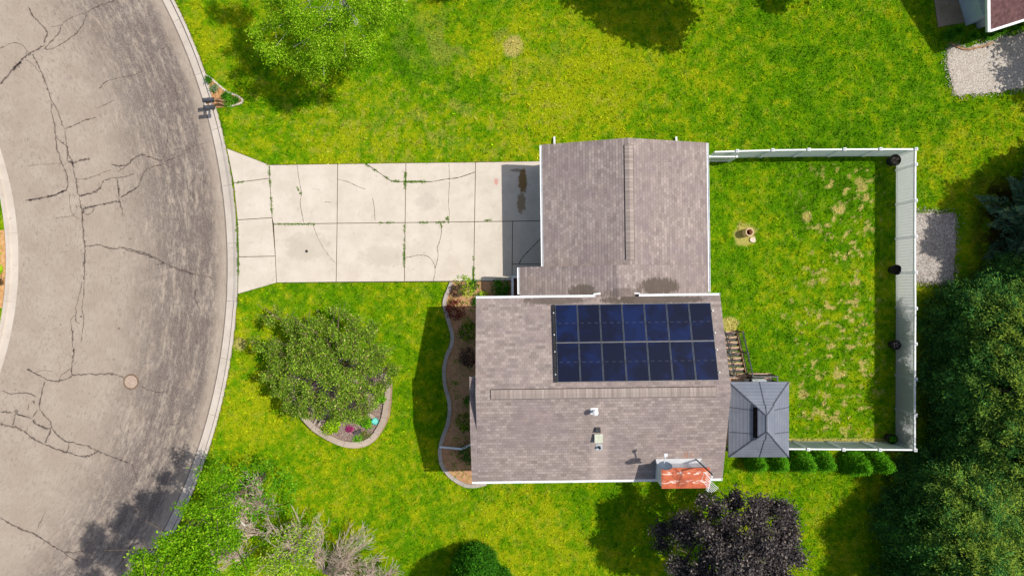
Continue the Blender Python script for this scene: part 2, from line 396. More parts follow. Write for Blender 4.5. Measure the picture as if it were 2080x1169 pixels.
# ---- ring road, with the tar-sealed cracks lying 4 mm proud of it
CR = [  # (crop origin x, y, scale, [(width, points) ...])
 (0, 0, 2.923, [
  (.09, [(0,500),(60,430),(110,380),(160,330),(210,300),(260,275)]), (.06, [(260,275),(268,230),(280,190),(230,130),(200,100),(165,35)]), (.05, [(260,290),(310,240),(345,200),(370,145)]),
  (.14, [(75,420),(100,390),(125,368)]),
  (.05, [(265,290),(300,293),(350,270),(420,225),(470,180),(500,130),(515,80)]), (.03, [(515,75),(450,95),(390,125),(360,150),(300,160)]), (.05, [(515,70),(580,40),(650,15),(690,0)]),
  (.035, [(0,290),(60,260),(120,260),(160,300),(150,320)]), (.065, [(190,320),(220,380),(250,440),(275,500),(300,580),(310,610)]), (.05, [(310,605),(340,650),(355,700),(385,770)]),
  (.055, [(385,768),(440,745),(500,715),(570,695)]), (.035, [(580,640),(640,615),(680,595)]), (.035, [(590,530),(620,490),(690,465),(760,455),(820,435),(860,415)]), (.025, [(150,350),(190,380),(235,430)]),
  (.055, [(310,610),(305,660),(325,740),(330,810),(335,870),(350,920),(365,970),(385,1000),(400,1060),(400,1120),(340,1150),(280,1169)]),
  (.05, [(385,770),(395,850),(400,900),(400,950)]), (.055, [(330,800),(360,840),(395,870),(410,920),(430,960),(435,1010),(450,1070),(460,1130),(475,1169)]),
  (.09, [(400,955),(440,965),(480,950),(535,945)]), (.13, [(422,955),(432,990)]), (.03, [(443,1065),(520,1060),(600,1030),(660,1010)]), (.02, [(150,985),(280,975),(370,970)]),
  (.07, [(660,975),(700,985),(750,980),(770,965),(800,935),(840,920),(880,930),(920,945),(960,950)]), (.055, [(960,980),(900,990),(860,1015),(840,1060),(820,1105),(770,1140),(720,1169)]),
  (.04, [(620,1070),(680,1055),(740,1050),(800,1030)]), (.055, [(475,1162),(540,1145),(590,1115),(615,1070)]), (.07, [(700,1060),(708,1169)]), (.05, [(700,1020),(740,990),(760,970)]),
  (.03, [(960,950),(985,900),(990,850),(1000,800)]), (.035, [(960,970),(1010,990),(1040,1020),(1080,1060)]), (.05, [(975,960),(1030,940),(1080,915)]), (.04, [(1020,895),(1080,875)]), (.03, [(1080,900),(1150,870),(1240,840)]),
  (.03, [(960,300),(990,275),(1020,300)]), (.05, [(1010,460),(1040,520),(1055,575)]), (.03, [(1130,1169),(1130,1090),(1160,1065)])]),
 (0, 380, 2.923, [
  (.09, [(150,80),(180,75),(260,60),(330,45),(390,20)]), (.12, [(165,80),(205,70)]), (.07, [(470,65),(478,100),(490,160),(492,230),(500,310),(505,345),(503,420),(500,500),(497,545)]), (.14, [(492,545),(505,548)]),
  (.06, [(470,60),(490,45),(560,35),(600,0)]), (.1, [(490,130),(540,115),(620,100),(700,85)]), (.05, [(705,0),(710,80),(735,175)]), (.13, [(700,84),(715,86)]), (.05, [(715,65),(760,35),(820,0)]),
  (.025, [(415,30),(415,110),(440,170),(475,190)]), (.08, [(450,100),(460,130)]), (.025, [(330,185),(400,175),(450,160)]), (.03, [(500,165),(545,150),(560,120)]), (.13, [(492,130),(494,160)]),
  (.055, [(505,345),(550,348),(585,340),(640,358),(680,362),(735,360),(800,375),(860,390),(910,415),(960,440),(1010,465),(1080,490),(1150,515),(1220,530),(1260,540)]),
  (.05, [(735,368),(800,384),(860,400),(905,420)]), (.05, [(1000,472),(1060,490),(1150,518)]), (.06, [(930,460),(960,455),(970,440)]), (.06, [(640,368),(675,364)]),
  (.035, [(490,560),(470,640),(455,700),(450,770),(455,800),(475,810)]), (.035, [(500,560),(495,640),(490,720),(495,790),(490,850),(480,920)]), (.05, [(420,800),(430,870),(430,930),(440,970),(435,1000),(425,1070),(425,1115)]),
  (.025, [(420,800),(430,770),(450,760)]), (.11, [(438,955),(442,985)]), (.1, [(478,760),(482,775)]),
  (.065, [(425,1115),(500,1110),(580,1108),(650,1108),(700,1115),(740,1135)]), (.11, [(422,1070),(425,1112)]), (.065, [(160,1080),(200,1100),(250,1125),(290,1145),(340,1150),(400,1135),(425,1118)]), (.1, [(158,1078),(180,1090)]),
  (.02, [(215,1095),(260,1085),(320,1095)]), (.03, [(345,1150),(370,1110),(420,1075)]),
  (.05, [(1160,600),(1165,680),(1190,730)]), (.07, [(1165,900),(1172,940)]), (.06, [(1140,20),(1155,80)]), (.1, [(705,830),(710,845)]), (.08, [(670,1020),(682,1026)]), (.08, [(730,388),(740,392)])]),
 (0, 770, 2.93, [
  (.06, [(270,10),(250,80),(235,160),(260,210),(300,250),(310,290),(350,340),(400,370),(470,385),(530,400),(590,430),(660,455),(720,480),(780,505),(800,550),(820,610)]),
  (.04, [(15,65),(60,85),(120,80),(180,85),(220,105)]), (.055, [(0,190),(70,195),(100,180),(105,205),(150,220),(190,235)]),
  (.075, [(0,260),(60,280),(100,285),(160,320),(220,365),(290,395),(350,420),(420,440),(510,458),(560,440),(585,425)]), (.055, [(95,190),(85,240),(75,275)]), (.055, [(190,230),(230,180)]),
  (.12, [(195,240),(215,265),(260,285),(305,300)]), (.07, [(300,300),(280,350),(265,380)]), (.06, [(410,375),(400,430)]), (.04, [(160,320),(165,280)]), (.04, [(170,140),(165,190)]), (.1, [(195,125),(205,145)]), (.11, [(105,210),(160,222)]),
  (.07, [(0,820),(60,855),(120,885),(200,915),(250,950),(310,985),(370,1020),(430,1030),(500,1020)]), (.03, [(210,910),(240,850),(275,770)]), (.05, [(380,1025),(420,1060),(470,1080)]),
  (.035, [(880,450),(890,490),(910,530),(930,540)]), (.035, [(840,40),(880,60),(940,75),(1000,75)]), (.08, [(690,890),(730,830)]), (.06, [(820,930),(760,1020),(700,1120)]), (.05, [(1010,265),(1040,270),(1070,255)])])]

def make_road():
    R = MB()
    def sheet(n, a0, a1):
        for i in range(n):
            t0, t1 = a0 + (a1 - a0) * i / n, a0 + (a1 - a0) * (i + 1) / n
            p = lambda r, t, c: (c[0] + r * math.cos(t), c[1] + r * math.sin(t), -.125)
            R.poly([p(IR - .02, t0, IC), p(RR + .02, t0, RC), p(RR + .02, t1, RC), p(IR - .02, t1, IC)], 0)
    sheet(160, -PI, PI)
    rnd = random.Random(5)
    for ox, oy, s, items in CR:
        for w, pts in items:
            g = [P(ox + x / s, oy + y / s, -.125)[:2] for x, y in pts]
            g = spline(g, 6) if len(g) > 2 else [g[0], ((g[0][0] + g[1][0]) / 2, (g[0][1] + g[1][1]) / 2), g[1]]
            L, Rr = [], []
            for i, p in enumerate(g):
                a, b = g[max(i - 1, 0)], g[min(i + 1, len(g) - 1)]
                d = math.hypot(b[0] - a[0], b[1] - a[1]) or 1
                nx, ny = -(b[1] - a[1]) / d, (b[0] - a[0]) / d
                e = .2 if i in (0, len(g) - 1) else 1
                h = w * .43 * rnd.uniform(.3, 1.25) * e; j = rnd.gauss(0, .018)
                L.append((p[0] + nx * (h + j), p[1] + ny * (h + j), -.121)); Rr.append((p[0] - nx * (h - j), p[1] - ny * (h - j), -.121))
            for i in range(len(g) - 1):
                R.poly([L[i], Rr[i], Rr[i + 1], L[i + 1]], 1)
                def wide(l, r_, k=1.3): m = [(l[0] + r_[0]) / 2, (l[1] + r_[1]) / 2]; return ((m[0] + (l[0] - m[0]) * 2 * k, m[1] + (l[1] - m[1]) * 2 * k, -.1228), (m[0] + (r_[0] - m[0]) * 2 * k, m[1] + (r_[1] - m[1]) * 2 * k, -.1228))
                (a0, b0), (a1, b1) = wide(L[i], Rr[i]), wide(L[i + 1], Rr[i + 1]); R.poly([a0, b0, b1, a1], 2)
    g = N('road_asphalt'); v = g.coord()
    sep = g.n('SeparateXYZ'); g.l(v, sep.inputs[0])
    dx, dy = g.math('ADD', sep.outputs[0], -RC[0]), g.math('ADD', sep.outputs[1], -RC[1])
    r = g.math('SQRT', g.math('ADD', g.math('MULTIPLY', dx, dx), g.math('MULTIPLY', dy, dy)))
    th = g.math('ARCTAN2', dy, dx)
    cb = g.n('CombineXYZ'); g.put(cb.inputs[0], r); g.put(cb.inputs[1], g.math('MULTIPLY', th, 4.5)); polar = cb.outputs[0]
    streak = g.noise(polar, 2.4, 6, .74); fine = g.noise(polar, 14, 4, .8)
    cb2 = g.n('CombineXYZ'); g.put(cb2.inputs[0], g.math('MULTIPLY', r, 3.0)); g.put(cb2.inputs[1], g.math('MULTIPLY', th, 34)); streak2 = g.noise(cb2.outputs[0], 2.2, 6, .78)
    grain = g.noise(v, 70, 2, .8); mott = g.noise(v, .7, 4, .6); spot = g.noise(v, 3.2, 3, .6)
    tan, pale, grey = C(184, 168, 151, .82), C(198, 183, 166, .82), C(88, 79, 80, .84)
    col = g.mix(g.ramp(mott, .3, .7), tan, pale)
    # the worn outer lane: bare dark aggregate between 0.6 and 3.4 m from the gutter
    e = g.math('SUBTRACT', RR, r)
    lane = g.math('MULTIPLY', g.ramp(e, .15, .9), g.math('SUBTRACT', 1.0, g.ramp(e, 2.4, 6.6)))
    wear = g.math('MULTIPLY', lane, g.ramp(g.math('ADD', g.math('MULTIPLY', streak, .55), g.math('MULTIPLY', streak2, .45)), .37, .55))
    wear = g.math('MULTIPLY', wear, g.ramp(g.noise(v, 26, 3, .8), .3, .55))
    col = g.mix(g.math('MULTIPLY', wear, .85), col, grey)
    lane2 = g.ramp(e, 9.0, 11.3)
    wear2 = g.math('MULTIPLY', g.math('MULTIPLY', g.ramp(streak2, .5, .7), g.ramp(g.noise(v, .35, 3, .6), .38, .6)), .75)
    col = g.mix(wear2, col, C(128, 115, 108, .83))
    edge = g.math('MULTIPLY', g.ramp(e, 11.5, 12.2), .35)
    col = g.mix(edge, col, grey)
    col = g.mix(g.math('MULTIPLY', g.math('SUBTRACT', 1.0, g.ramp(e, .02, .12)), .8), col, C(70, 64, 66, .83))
    col = g.mix(g.math('MULTIPLY', g.ramp(spot, .66, .76), .35), col, grey)
    col = g.mix(g.math('MULTIPLY', g.ramp(fine, .5, .72), .4), col, grey)
    col = g.mix(g.math('MULTIPLY', g.ramp(grain, .42, .7), .4), col, C(92, 84, 80, .83))
    asp = g.bsdf(col, .9, 0, .2, grain, .35, .01)
    t = N('crack_tar'); tv = t.coord()
    tf = t.noise(tv, 14, 3, .7)
    tar = t.bsdf(t.mix(t.ramp(tf, .42, .62), C(62, 54, 52, .8), C(142, 126, 114, .8)), .8, 0, .3, tf, .4, .01)
    h = N('crack_halo'); hv = h.coord(); hf = h.ramp(h.noise(hv, 7, 4, .7), .4, .75)
    hb = h.n('BsdfPrincipled'); hb.inputs['Base Color'].default_value = C(112, 99, 92, .85); hb.inputs['Roughness'].default_value = .9
    ht = h.n('BsdfTransparent'); hm = h.n('MixShader'); h.l(h.math('MULTIPLY', hf, .6), hm.inputs[0]); h.l(ht.outputs[0], hm.inputs[1]); h.l(hb.outputs[0], hm.inputs[2]); h.l(hm.outputs[0], h.out.inputs['Surface'])
    tag(R.build('road', [asp, tar, h.mat]), kind='structure')
make_road()

CONC = None
def mat_concrete(name, a, b, dirt, bs=.2):
    g = N(name); v = g.coord()
    f = g.noise(v, .9, 5, .65); s = g.noise(v, 3.5, 5, .7, .5); n = g.noise(v, 45, 3, .7)
    c = g.mix(g.ramp(f, .3, .7), a, b)
    c = g.mix(g.math('MULTIPLY', g.ramp(s, .56, .74), .45), c, dirt)
    c = g.mix(g.math('MULTIPLY', g.ramp(n, .5, .75), .2), c, dirt)
    return g.bsdf(c, .88, 0, .25, n, bs, .01)
CONC = mat_concrete('concrete', C(212, 200, 186, .84), C(226, 216, 204, .84), C(178, 163, 146, .84))
CONC_OLD = mat_concrete('kerb_concrete', C(206, 194, 180, .84), C(222, 211, 198, .84), C(150, 138, 124, .84))
JOINT = mat_noise('joint_dirt', C(46, 38, 26), C(84, 74, 40), 8)

KERBLINE = mat_noise('kerb_foot_shade', C(74, 68, 66), C(120, 110, 102), 5)
def make_kerb():
    B = MB()
    prof_full = [(-.02, -.5), (-.02, -.121), (.385, -.105), (.41, .02), (.56, .022), (.58, -.5)]
    prof_low = [(-.02, -.5), (-.02, -.121), (.3, -.08), (.44, -.02), (.56, .008), (.58, -.5)]
    a_lo = math.atan2(gp(483, 620)[1] - RC[1], gp(483, 620)[0] - RC[0]); a_hi = math.atan2(gp(458, 285)[1] - RC[1], gp(458, 285)[0] - RC[0])
    def ring(c, R0, sgn, a0, a1, n, low=None):
        k = 0
        for i in range(n):
            t0, t1 = a0 + (a1 - a0) * i / n, a0 + (a1 - a0) * (i + 1) / n
            joint = .0004
            for seg in range(5):
                q = []
                for t, j in ((t0 + joint * (i % 25 == 0), seg), (t0 + joint * (i % 25 == 0), seg + 1), (t1, seg + 1), (t1, seg)):
                    m = 0.0
                    if low: m = min(1, max(0, (t - low[0]) / .02 + .5)) * min(1, max(0, (low[1] - t) / .02 + .5))
                    r = prof_full[j][0] * (1 - m) + prof_low[j][0] * m; z = prof_full[j][1] * (1 - m) + prof_low[j][1] * m
                    q.append((c[0] + (R0 + sgn * r) * math.cos(t), c[1] + (R0 + sgn * r) * math.sin(t), z))
                B.poly(q if sgn > 0 else q[::-1], 0)
                if seg == 1 and sgn > 0:   # dark strip painted for the shadow line of the kerb face
                    B.poly([(c[0] + (R0 + o_ + .004) * math.cos(t), c[1] + (R0 + o_ + .004) * math.sin(t), z_ + .006) for o_, z_, t in ((.345, q[2][2], t0), (.388, q[2][2], t0), (.388, q[2][2], t1), (.345, q[2][2], t1))], 1)
    ring(RC, RR, 1, -1.35, 1.35, 680, (a_lo, a_hi))
    tag(B.build('kerb', [CONC_OLD, KERBLINE]), kind='structure')
    B.__init__()
    ring(IC, IR, -1, -1.9, 1.9, 480)
    tag(B.build('island_kerb', [CONC_OLD]), kind='structure')
make_kerb()

# ---- driveway: separate slabs over dark joints
def inset(poly, d):
    n = len(poly); out = []
    a = sum(poly[i][0] * poly[(i + 1) % n][1] - poly[(i + 1) % n][0] * poly[i][1] for i in range(n))
    if a < 0: poly = poly[::-1]
    for i in range(n):
        p0, p1, p2 = np.array(poly[i - 1]), np.array(poly[i]), np.array(poly[(i + 1) % n])
        e1, e2 = p1 - p0, p2 - p1
        n1, n2 = np.array([-e1[1], e1[0]]) / np.hypot(*e1), np.array([-e2[1], e2[0]]) / np.hypot(*e2)
        b = n1 + n2; b = b / max(b @ b, .2) * 2
        out.append(tuple(p1 + b * d))
    return out

SLABS = [
 [(461, 301), (548, 335), (548, 362), (475, 371.5)], [(475, 371.5), (548, 362), (553, 442), (482.6, 446.5)], [(482.6, 446.5), (553, 442), (559.6, 520), (485, 521.5)], [(485, 521.5), (559.6, 520), (562, 574), (483, 597)],
 [(548, 335), (686, 333), (685, 453.5), (556, 455.5), (553, 442), (548, 362)], [(556, 455.5), (685, 453.5), (683, 572.5), (562, 574), (559.6, 520)],
 [(686, 333), (824.5, 331), (823, 452), (685, 453.5)], [(685, 453.5), (823, 452), (821.5, 571.5), (683, 572.5)],
 [(824.5, 331), (966, 329.5), (964, 450.2), (823, 452)], [(823, 452), (964, 450.2), (962, 570.5), (821.5, 571.5)],
 [(966, 329.5), (1125, 327), (1125, 448), (964, 450.2)], [(964, 450.2), (1041, 449.4), (1040, 570), (962, 570.5)],
 [(1041, 449.4), (1125, 448), (1125, 536), (1040.5, 536)], [(1040.5, 536), (1125, 536), (1125, 570), (1040, 570)]]
def make_drive():
    B = MB()
    B.prism([gp(545, 334), gp(1125, 326.5), gp(1125, 571), gp(561, 574.5)], -.1, .006, 1)
    B.prism(inset([gp(461, 300), gp(548, 334.5), gp(556, 455), gp(562, 574), gp(483, 598), gp(485, 521), gp(482.6, 446), gp(475, 374)], .01), -.3, .003, 1)
    for i, s in enumerate(SLABS):
        q = inset([gp(*p) for p in s], .017)
        B.prism(q, -.05, .03 if i > 3 else .022, 0)
    # hairline and open cracks in the slabs
    rnd = random.Random(8)
    for w, pts in [(.03, [(604, 336), (607, 360), (611, 382), (613, 392), (610, 412), (613, 430), (617, 452)]), (.03, [(686, 364), (706, 369), (730, 380), (742, 384)]),
                   (.045, [(742, 333), (758, 342), (775, 354), (797, 368), (830, 369), (875, 369), (905, 364), (930, 361), (955, 353), (966, 349)]),
                   (.035, [(896, 455), (897, 470), (893, 490), (888, 503)]), (.03, [(823, 523), (835, 521), (850, 518), (868, 520), (880, 532), (884, 550), (880, 571)]), (.03, [(888, 503), (890, 520), (884, 545)]),
                   (.022, [(912, 333), (913, 370), (911, 410), (913, 435), (911, 452)]), (.022, [(636, 456), (647, 485), (665, 515), (680, 532)]), (.03, [(757, 403), (760, 418), (762, 448)]),
                   (.05, [(1101, 481), (1085, 498), (1070, 513), (1060, 525), (1054, 536)]), (.025, [(660, 410), (675, 411)])]:
        g = spline([gp(*p) for p in pts], 5)
        for i in range(len(g) - 1):
            a, b = g[i], g[i + 1]; d = math.hypot(b[0] - a[0], b[1] - a[1])
            nx, ny = -(b[1] - a[1]) / d, (b[0] - a[0]) / d
            h0, h1 = w * .5 * rnd.uniform(.3, 1.1), w * .5 * rnd.uniform(.3, 1.1)
            B.poly([(a[0] + nx * h0, a[1] + ny * h0, .034), (a[0] - nx * h0, a[1] - ny * h0, .034), (b[0] - nx * h1, b[1] - ny * h1, .034), (b[0] + nx * h1, b[1] + ny * h1, .034)], 1)
    g = N('driveway_concrete'); v = g.coord()
    f = g.noise(v, .8, 5, .65); s = g.noise(v, 2.6, 5, .7, .6); n = g.noise(v, 45, 3, .7)
    c = g.mix(g.ramp(f, .3, .7), C(213, 201, 185, .85), C(227, 216, 201, .85))
    c = g.mix(g.math('MULTIPLY', g.ramp(s, .56, .72), .4), c, C(180, 166, 150, .85))
    c = g.mix(g.math('MULTIPLY', g.ramp(n, .5, .75), .15), c, C(160, 146, 130, .85))
    def blotch(px, py, rx, ry, col, amt, sc=6):
        global _
        q = gp(px, py); sp = g.n('SeparateXYZ'); g.l(v, sp.inputs[0])
        dx = g.math('DIVIDE', g.math('SUBTRACT', sp.outputs[0], q[0]), rx); dy = g.math('DIVIDE', g.math('SUBTRACT', sp.outputs[1], q[1]), ry)
        d = g.math('ADD', g.math('MULTIPLY', dx, dx), g.math('MULTIPLY', dy, dy))
        m = g.math('MULTIPLY', g.ramp(g.math('ADD', d, g.math('MULTIPLY', g.math('SUBTRACT', g.noise(v, sc, 4, .7), .5), 2.6)), 1.1, .5), amt)
        return g.mix(m, c, col)
    c = blotch(1062, 368, .26, .75, C(138, 104, 58, .95), .95)
    c = blotch(1059, 412, .26, .6, C(138, 108, 66, .95), .75)
    c = blotch(1050, 346, .45, .1, C(112, 84, 46, .8), .6)
    c = blotch(1008, 369, .12, .2, C(214, 150, 138, .85), .8, 9)
    c = blotch(866, 410, .7, .5, C(190, 178, 165, .85), .35, 4)
    c = blotch(625, 500, 1.3, .9, C(188, 176, 158, .85), .4, 3)
    c = blotch(780, 520, 1.4, .6, C(196, 186, 170, .85), .4, 3)
    tag(B.build('driveway', [g.bsdf(c, .85, 0, .25, n, .15, .01), JOINT]), kind='structure')
make_drive()

# ---- loose surfaces
def mat_gravel(name, a, b, c_):
    g = N(name); v = g.coord()
    vo = g.n('TexVoronoi'); g.l(v, vo.inputs['Vector']); vo.inputs['Scale'].default_value = 22
    sp = g.n('SeparateColor'); g.l(vo.outputs['Color'], sp.inputs[0])
    f = g.noise(v, 2, 4)
    col = g.mix(g.ramp(sp.outputs[0], .2, .8), a, b); col = g.mix(g.math('MULTIPLY', g.ramp(f, .45, .7), .4), col, c_)
    return g.bsdf(col, .95, 0, .1, vo.outputs['Distance'], .8, .02)
def rough_edge(poly, step=.18, amp=.035, seed=1):
    rnd = random.Random(seed); out = []
    n = len(poly)
    for i in range(n):
        a, b = poly[i], poly[(i + 1) % n]; L = math.hypot(b[0] - a[0], b[1] - a[1]); k = max(1, int(L / step))
        for j in range(k):
            t = j / k; out.append((a[0] + (b[0] - a[0]) * t + rnd.gauss(0, amp), a[1] + (b[1] - a[1]) * t + rnd.gauss(0, amp)))
    return out
def flat(name, poly, z, m, amp=.035, seed=1, z0=-.05, stones=0):
    B = MB(); B.prism(rough_edge(poly, .18, amp, seed), z0, z, 0, bottom=False)
    rnd = random.Random(seed + 50); n = len(poly)
    for i in range(stones):      # stones kicked out of the edge and standing proud inside it
        k = rnd.randrange(n); a, b = poly[k], poly[(k + 1) % n]; t = rnd.random(); g_ = rnd.gauss(0, .13)
        d = math.hypot(b[0] - a[0], b[1] - a[1]) or 1; x = a[0] + (b[0] - a[0]) * t - (b[1] - a[1]) / d * g_; y = a[1] + (b[1] - a[1]) * t + (b[0] - a[0]) / d * g_
        s_ = rnd.uniform(.012, .032); B.prism([(x + s_ * math.cos(q + rnd.uniform(-.3, .3)), y + s_ * math.sin(q)) for q in np.linspace(0, 2 * PI, 6)[:-1]], .0, z + s_ * .9)
    return tag(B.build(name, m), kind='structure')
GRAV = mat_gravel('gravel_grey', C(150, 141, 134, .85), C(206, 197, 188, .85), C(140, 128, 118, .85))
flat('gravel_path', PAD_NE, .03, mat_gravel('gravel_pale', C(176, 166, 154, .85), C(214, 205, 194, .85), C(186, 174, 160, .85)), stones=900)
flat('gravel_pad', PAD_E, .03, GRAV, .03, 2, stones=700)
SOIL = mat_noise('bed_soil', C(204, 150, 96, .85), C(226, 182, 128, .85), 5, 5, .95, 0, .05, .6, .02)
SOIL_D = mat_noise('shaded_bed_soil', C(196, 146, 108, .8), C(212, 166, 124, .8), 5, 5, .95, 0, .05, .6, .02)
flat('garden_soil', BED, .03, SOIL_D, .0, 3)
flat('roadside_bed_soil', MBED, .05, mat_noise('wood_chip', C(196, 136, 92, .85), C(226, 178, 122, .85), 14, 4, .95, 0, .05, .8, .03), .02, 4)
flat('raised_bed_soil', RING, .2, mat_noise('bark_mulch', C(128, 104, 92, .85), C(196, 176, 166, .85), 16, 5, .95, 0, .05, .9, .04), 0, 5)
ISL = [(IC[0] + (IR - .62) * math.cos(t), IC[1] + (IR - .62) * math.sin(t)) for t in np.linspace(-PI, PI, 120, endpoint=False)]
flat('island_bed_soil', [(IC[0] + r * math.cos(t), IC[1] + r * math.sin(t)) for r, ts in ((IR - .6, np.linspace(-.14, .09, 14)), (IR - 2.2, np.linspace(.09, -.14, 14))) for t in ts], .02, SOIL, .0, 6)
flat('patio', [gp(*p) for p in [(1888, -60), (1958, -60), (1967, 45), (1905, 56)]], .05, mat_concrete('patio_concrete', C(168, 140, 122, .8), C(190, 164, 144, .8), C(120, 98, 84, .8)), 0, 7)
# ================================================================== MATERIALS OF BUILT THINGS
WHITE = mat_noise('white_vinyl', C(232, 234, 236, .9), C(246, 247, 248, .9), 3, 3, .45, 0, .4, .03)
SIDING = mat_noise('pale_siding', C(206, 204, 198, .85), C(220, 218, 212, .85), 2, 3, .6, 0, .3, .05)
GREYMETAL = mat_noise('grey_metal', C(118, 122, 132, .85), C(132, 136, 146, .85), 2, 3, .45, .3, .5, .03)
DARKMETAL = mat_noise('dark_metal', C(40, 40, 42), C(62, 62, 64), 12, 3, .5, .2, .4, .05)
BLACK = mat_noise('black_plastic', C(22, 22, 24), C(40, 40, 42), 9, 3, .6, 0, .4, .05)
GALV = mat_noise('galvanised', C(196, 200, 202, .9), C(222, 226, 228, .9), 8, 3, .4, .3, .5, .05)
WOOD = mat_noise('weathered_wood', C(150, 112, 84, .85), C(192, 154, 120, .85), 7, 4, .85, 0, .15, .3)
DECKWOOD = mat_noise('deck_boards', C(196, 158, 130, .85), C(218, 186, 158, .85), 5, 4, .85, 0, .15, .3)
DARKWOOD = mat_noise('brown_boards', C(70, 44, 34), C(98, 66, 50), 5, 4, .8)
GLASS = mat_noise('window_glass', C(40, 52, 60), C(52, 66, 76), 1, 2, .08, 0, .6, 0)
BARK = mat_noise('bark', C(96, 82, 68, .85), C(140, 122, 104, .85), 9, 4, .9, 0, .1, .6, .02)

def shingles(name, stain=None, streak=None, light=None):
    g = N(name); v = g.coord(); uv = g.coord('UV')
    br = g.n('TexBrick', offset=.5, offset_frequency=2, squash=1.0)
    g.l(uv, br.inputs['Vector'])
    br.inputs['Scale'].default_value = 1.0; br.inputs['Brick Width'].default_value = .21; br.inputs['Row Height'].default_value = .145
    br.inputs['Mortar Size'].default_value = .006; br.inputs['Mortar Smooth'].default_value = .3; br.inputs['Bias'].default_value = 0.0
    br.inputs['Color1'].default_value = C(153, 141, 135, .92); br.inputs['Color2'].default_value = C(180, 167, 160, .92); br.inputs['Mortar'].default_value = C(124, 110, 108, .92)
    # second, longer pattern so that single tabs go light and dark
    b2 = g.n('TexBrick', offset=.37, offset_frequency=3); g.l(uv, b2.inputs['Vector'])
    b2.inputs['Scale'].default_value = 1.0; b2.inputs['Brick Width'].default_value = .46; b2.inputs['Row Height'].default_value = .145; b2.inputs['Mortar Size'].default_value = 0.0
    b2.inputs['Color1'].default_value = (.74, .72, .73, 1); b2.inputs['Color2'].default_value = (1.1, 1.08, 1.07, 1)
    c = g.mix(.75, br.outputs['Color'], b2.outputs['Color'], 'MULTIPLY')
    f = g.noise(v, .55, 5, .65, .4); n = g.noise(v, 60, 3, .75); q = g.noise(v, 2.5, 4, .6)
    c = g.mix(g.math('MULTIPLY', g.ramp(f, .4, .64), .5), c, C(140, 126, 128, .92))
    c = g.mix(g.math('MULTIPLY', g.ramp(q, .5, .75), .22), c, C(196, 172, 156, .86))
    c = g.mix(g.math('MULTIPLY', g.ramp(n, .42, .7), .35), c, C(112, 98, 92, .86))
    sp = g.n('SeparateXYZ'); g.l(v, sp.inputs[0]); X, Y = sp.outputs[0], sp.outputs[1]
    for (x, y, rx, ry, a) in stain or []:
        dx = g.math('DIVIDE', g.math('SUBTRACT', X, x), rx); dy = g.math('DIVIDE', g.math('SUBTRACT', Y, y), ry)
        d = g.math('ADD', g.math('MULTIPLY', dx, dx), g.math('MULTIPLY', dy, dy))
        sv = g.mapping(v, (3.5, 1.2, 1)); m = g.ramp(g.math('ADD', d, g.math('MULTIPLY', g.math('SUBTRACT', g.noise(sv, 2.2, 4, .7), .5), 2.4)), 1.15, .55)
        c = g.mix(g.math('MULTIPLY', m, a), c, C(92, 82, 72, .85))
    for (x, w, y0, y1, a) in light or []:
        m = g.math('MULTIPLY', g.ramp(g.math('ABSOLUTE', g.math('SUBTRACT', g.math('ADD', X, g.math('MULTIPLY', g.math('SUBTRACT', q, .5), .25)), x)), w, w * .45), g.ramp(Y, y0, y0 - 1.2))
        c = g.mix(g.math('MULTIPLY', m, a), c, C(204, 188, 176, .9))
    for (x, w, y0, y1, a) in streak or []:
        sv = g.mapping(v, (9, .3, 1))
        m = g.math('MULTIPLY', g.math('MULTIPLY', g.ramp(g.math('ABSOLUTE', g.math('SUBTRACT', X, x)), w, w * .3), g.ramp(g.noise(sv, 2, 3, .6), .5, .6)), g.math('MULTIPLY', g.ramp(Y, y1, y1 + .2), g.ramp(Y, y0, y0 - .2)))
        c = g.mix(g.math('MULTIPLY', m, a), c, C(176, 110, 66, .85))
    return g.bsdf(c, .92, 0, .15, n, .35, .008)

def roof_slope(B, e0, e1, up, length, expo=.145, step=.010, mat=0, v0=0.0):
    """courses of shingles from the eave edge e0-e1 up the slope; each butt stands proud of the course below"""
    e0, e1, up = Vector(e0), Vector(e1), Vector(up).normalized()
    al = e1 - e0; L = al.length; nrm = al.cross(up).normalized()
    if nrm.z < 0: nrm = -nrm
    flip = al.cross(up).z < 0
    s = 0.0
    while s < length - 1e-6:
        t = min(s + expo, length)
        a, b = e0 + up * s + nrm * step, e1 + up * s + nrm * step
        c, d = e1 + up * t, e0 + up * t
        a0, b0 = e0 + up * s - nrm * .002, e1 + up * s - nrm * .002
        q, u = [a, b, c, d], [(0, v0 + s + .012), (L, v0 + s + .012), (L, v0 + t), (0, v0 + t)]
        k, w = [a0, b0, b, a], [(0, v0 + s), (L, v0 + s), (L, v0 + s + .004), (0, v0 + s + .004)]
        if flip: q, u, k, w = q[::-1], u[::-1], k[::-1], w[::-1]
        B.poly(q, mat, u); B.poly(k, mat, w)
        s = t
    # underside
    q = [e0 - nrm * .14, e1 - nrm * .14, e1 + up * length - nrm * .14, e0 + up * length - nrm * .14]
    B.poly(q[::-1] if not flip else q, 1)
    for p0, p1 in ((e0, e1), (e1, e1 + up * length), (e0 + up * length, e0)):
        k = [p0 - nrm * .14, p1 - nrm * .14, p1 - nrm * .002, p0 - nrm * .002]
        B.poly(k if not flip else k[::-1], 1)

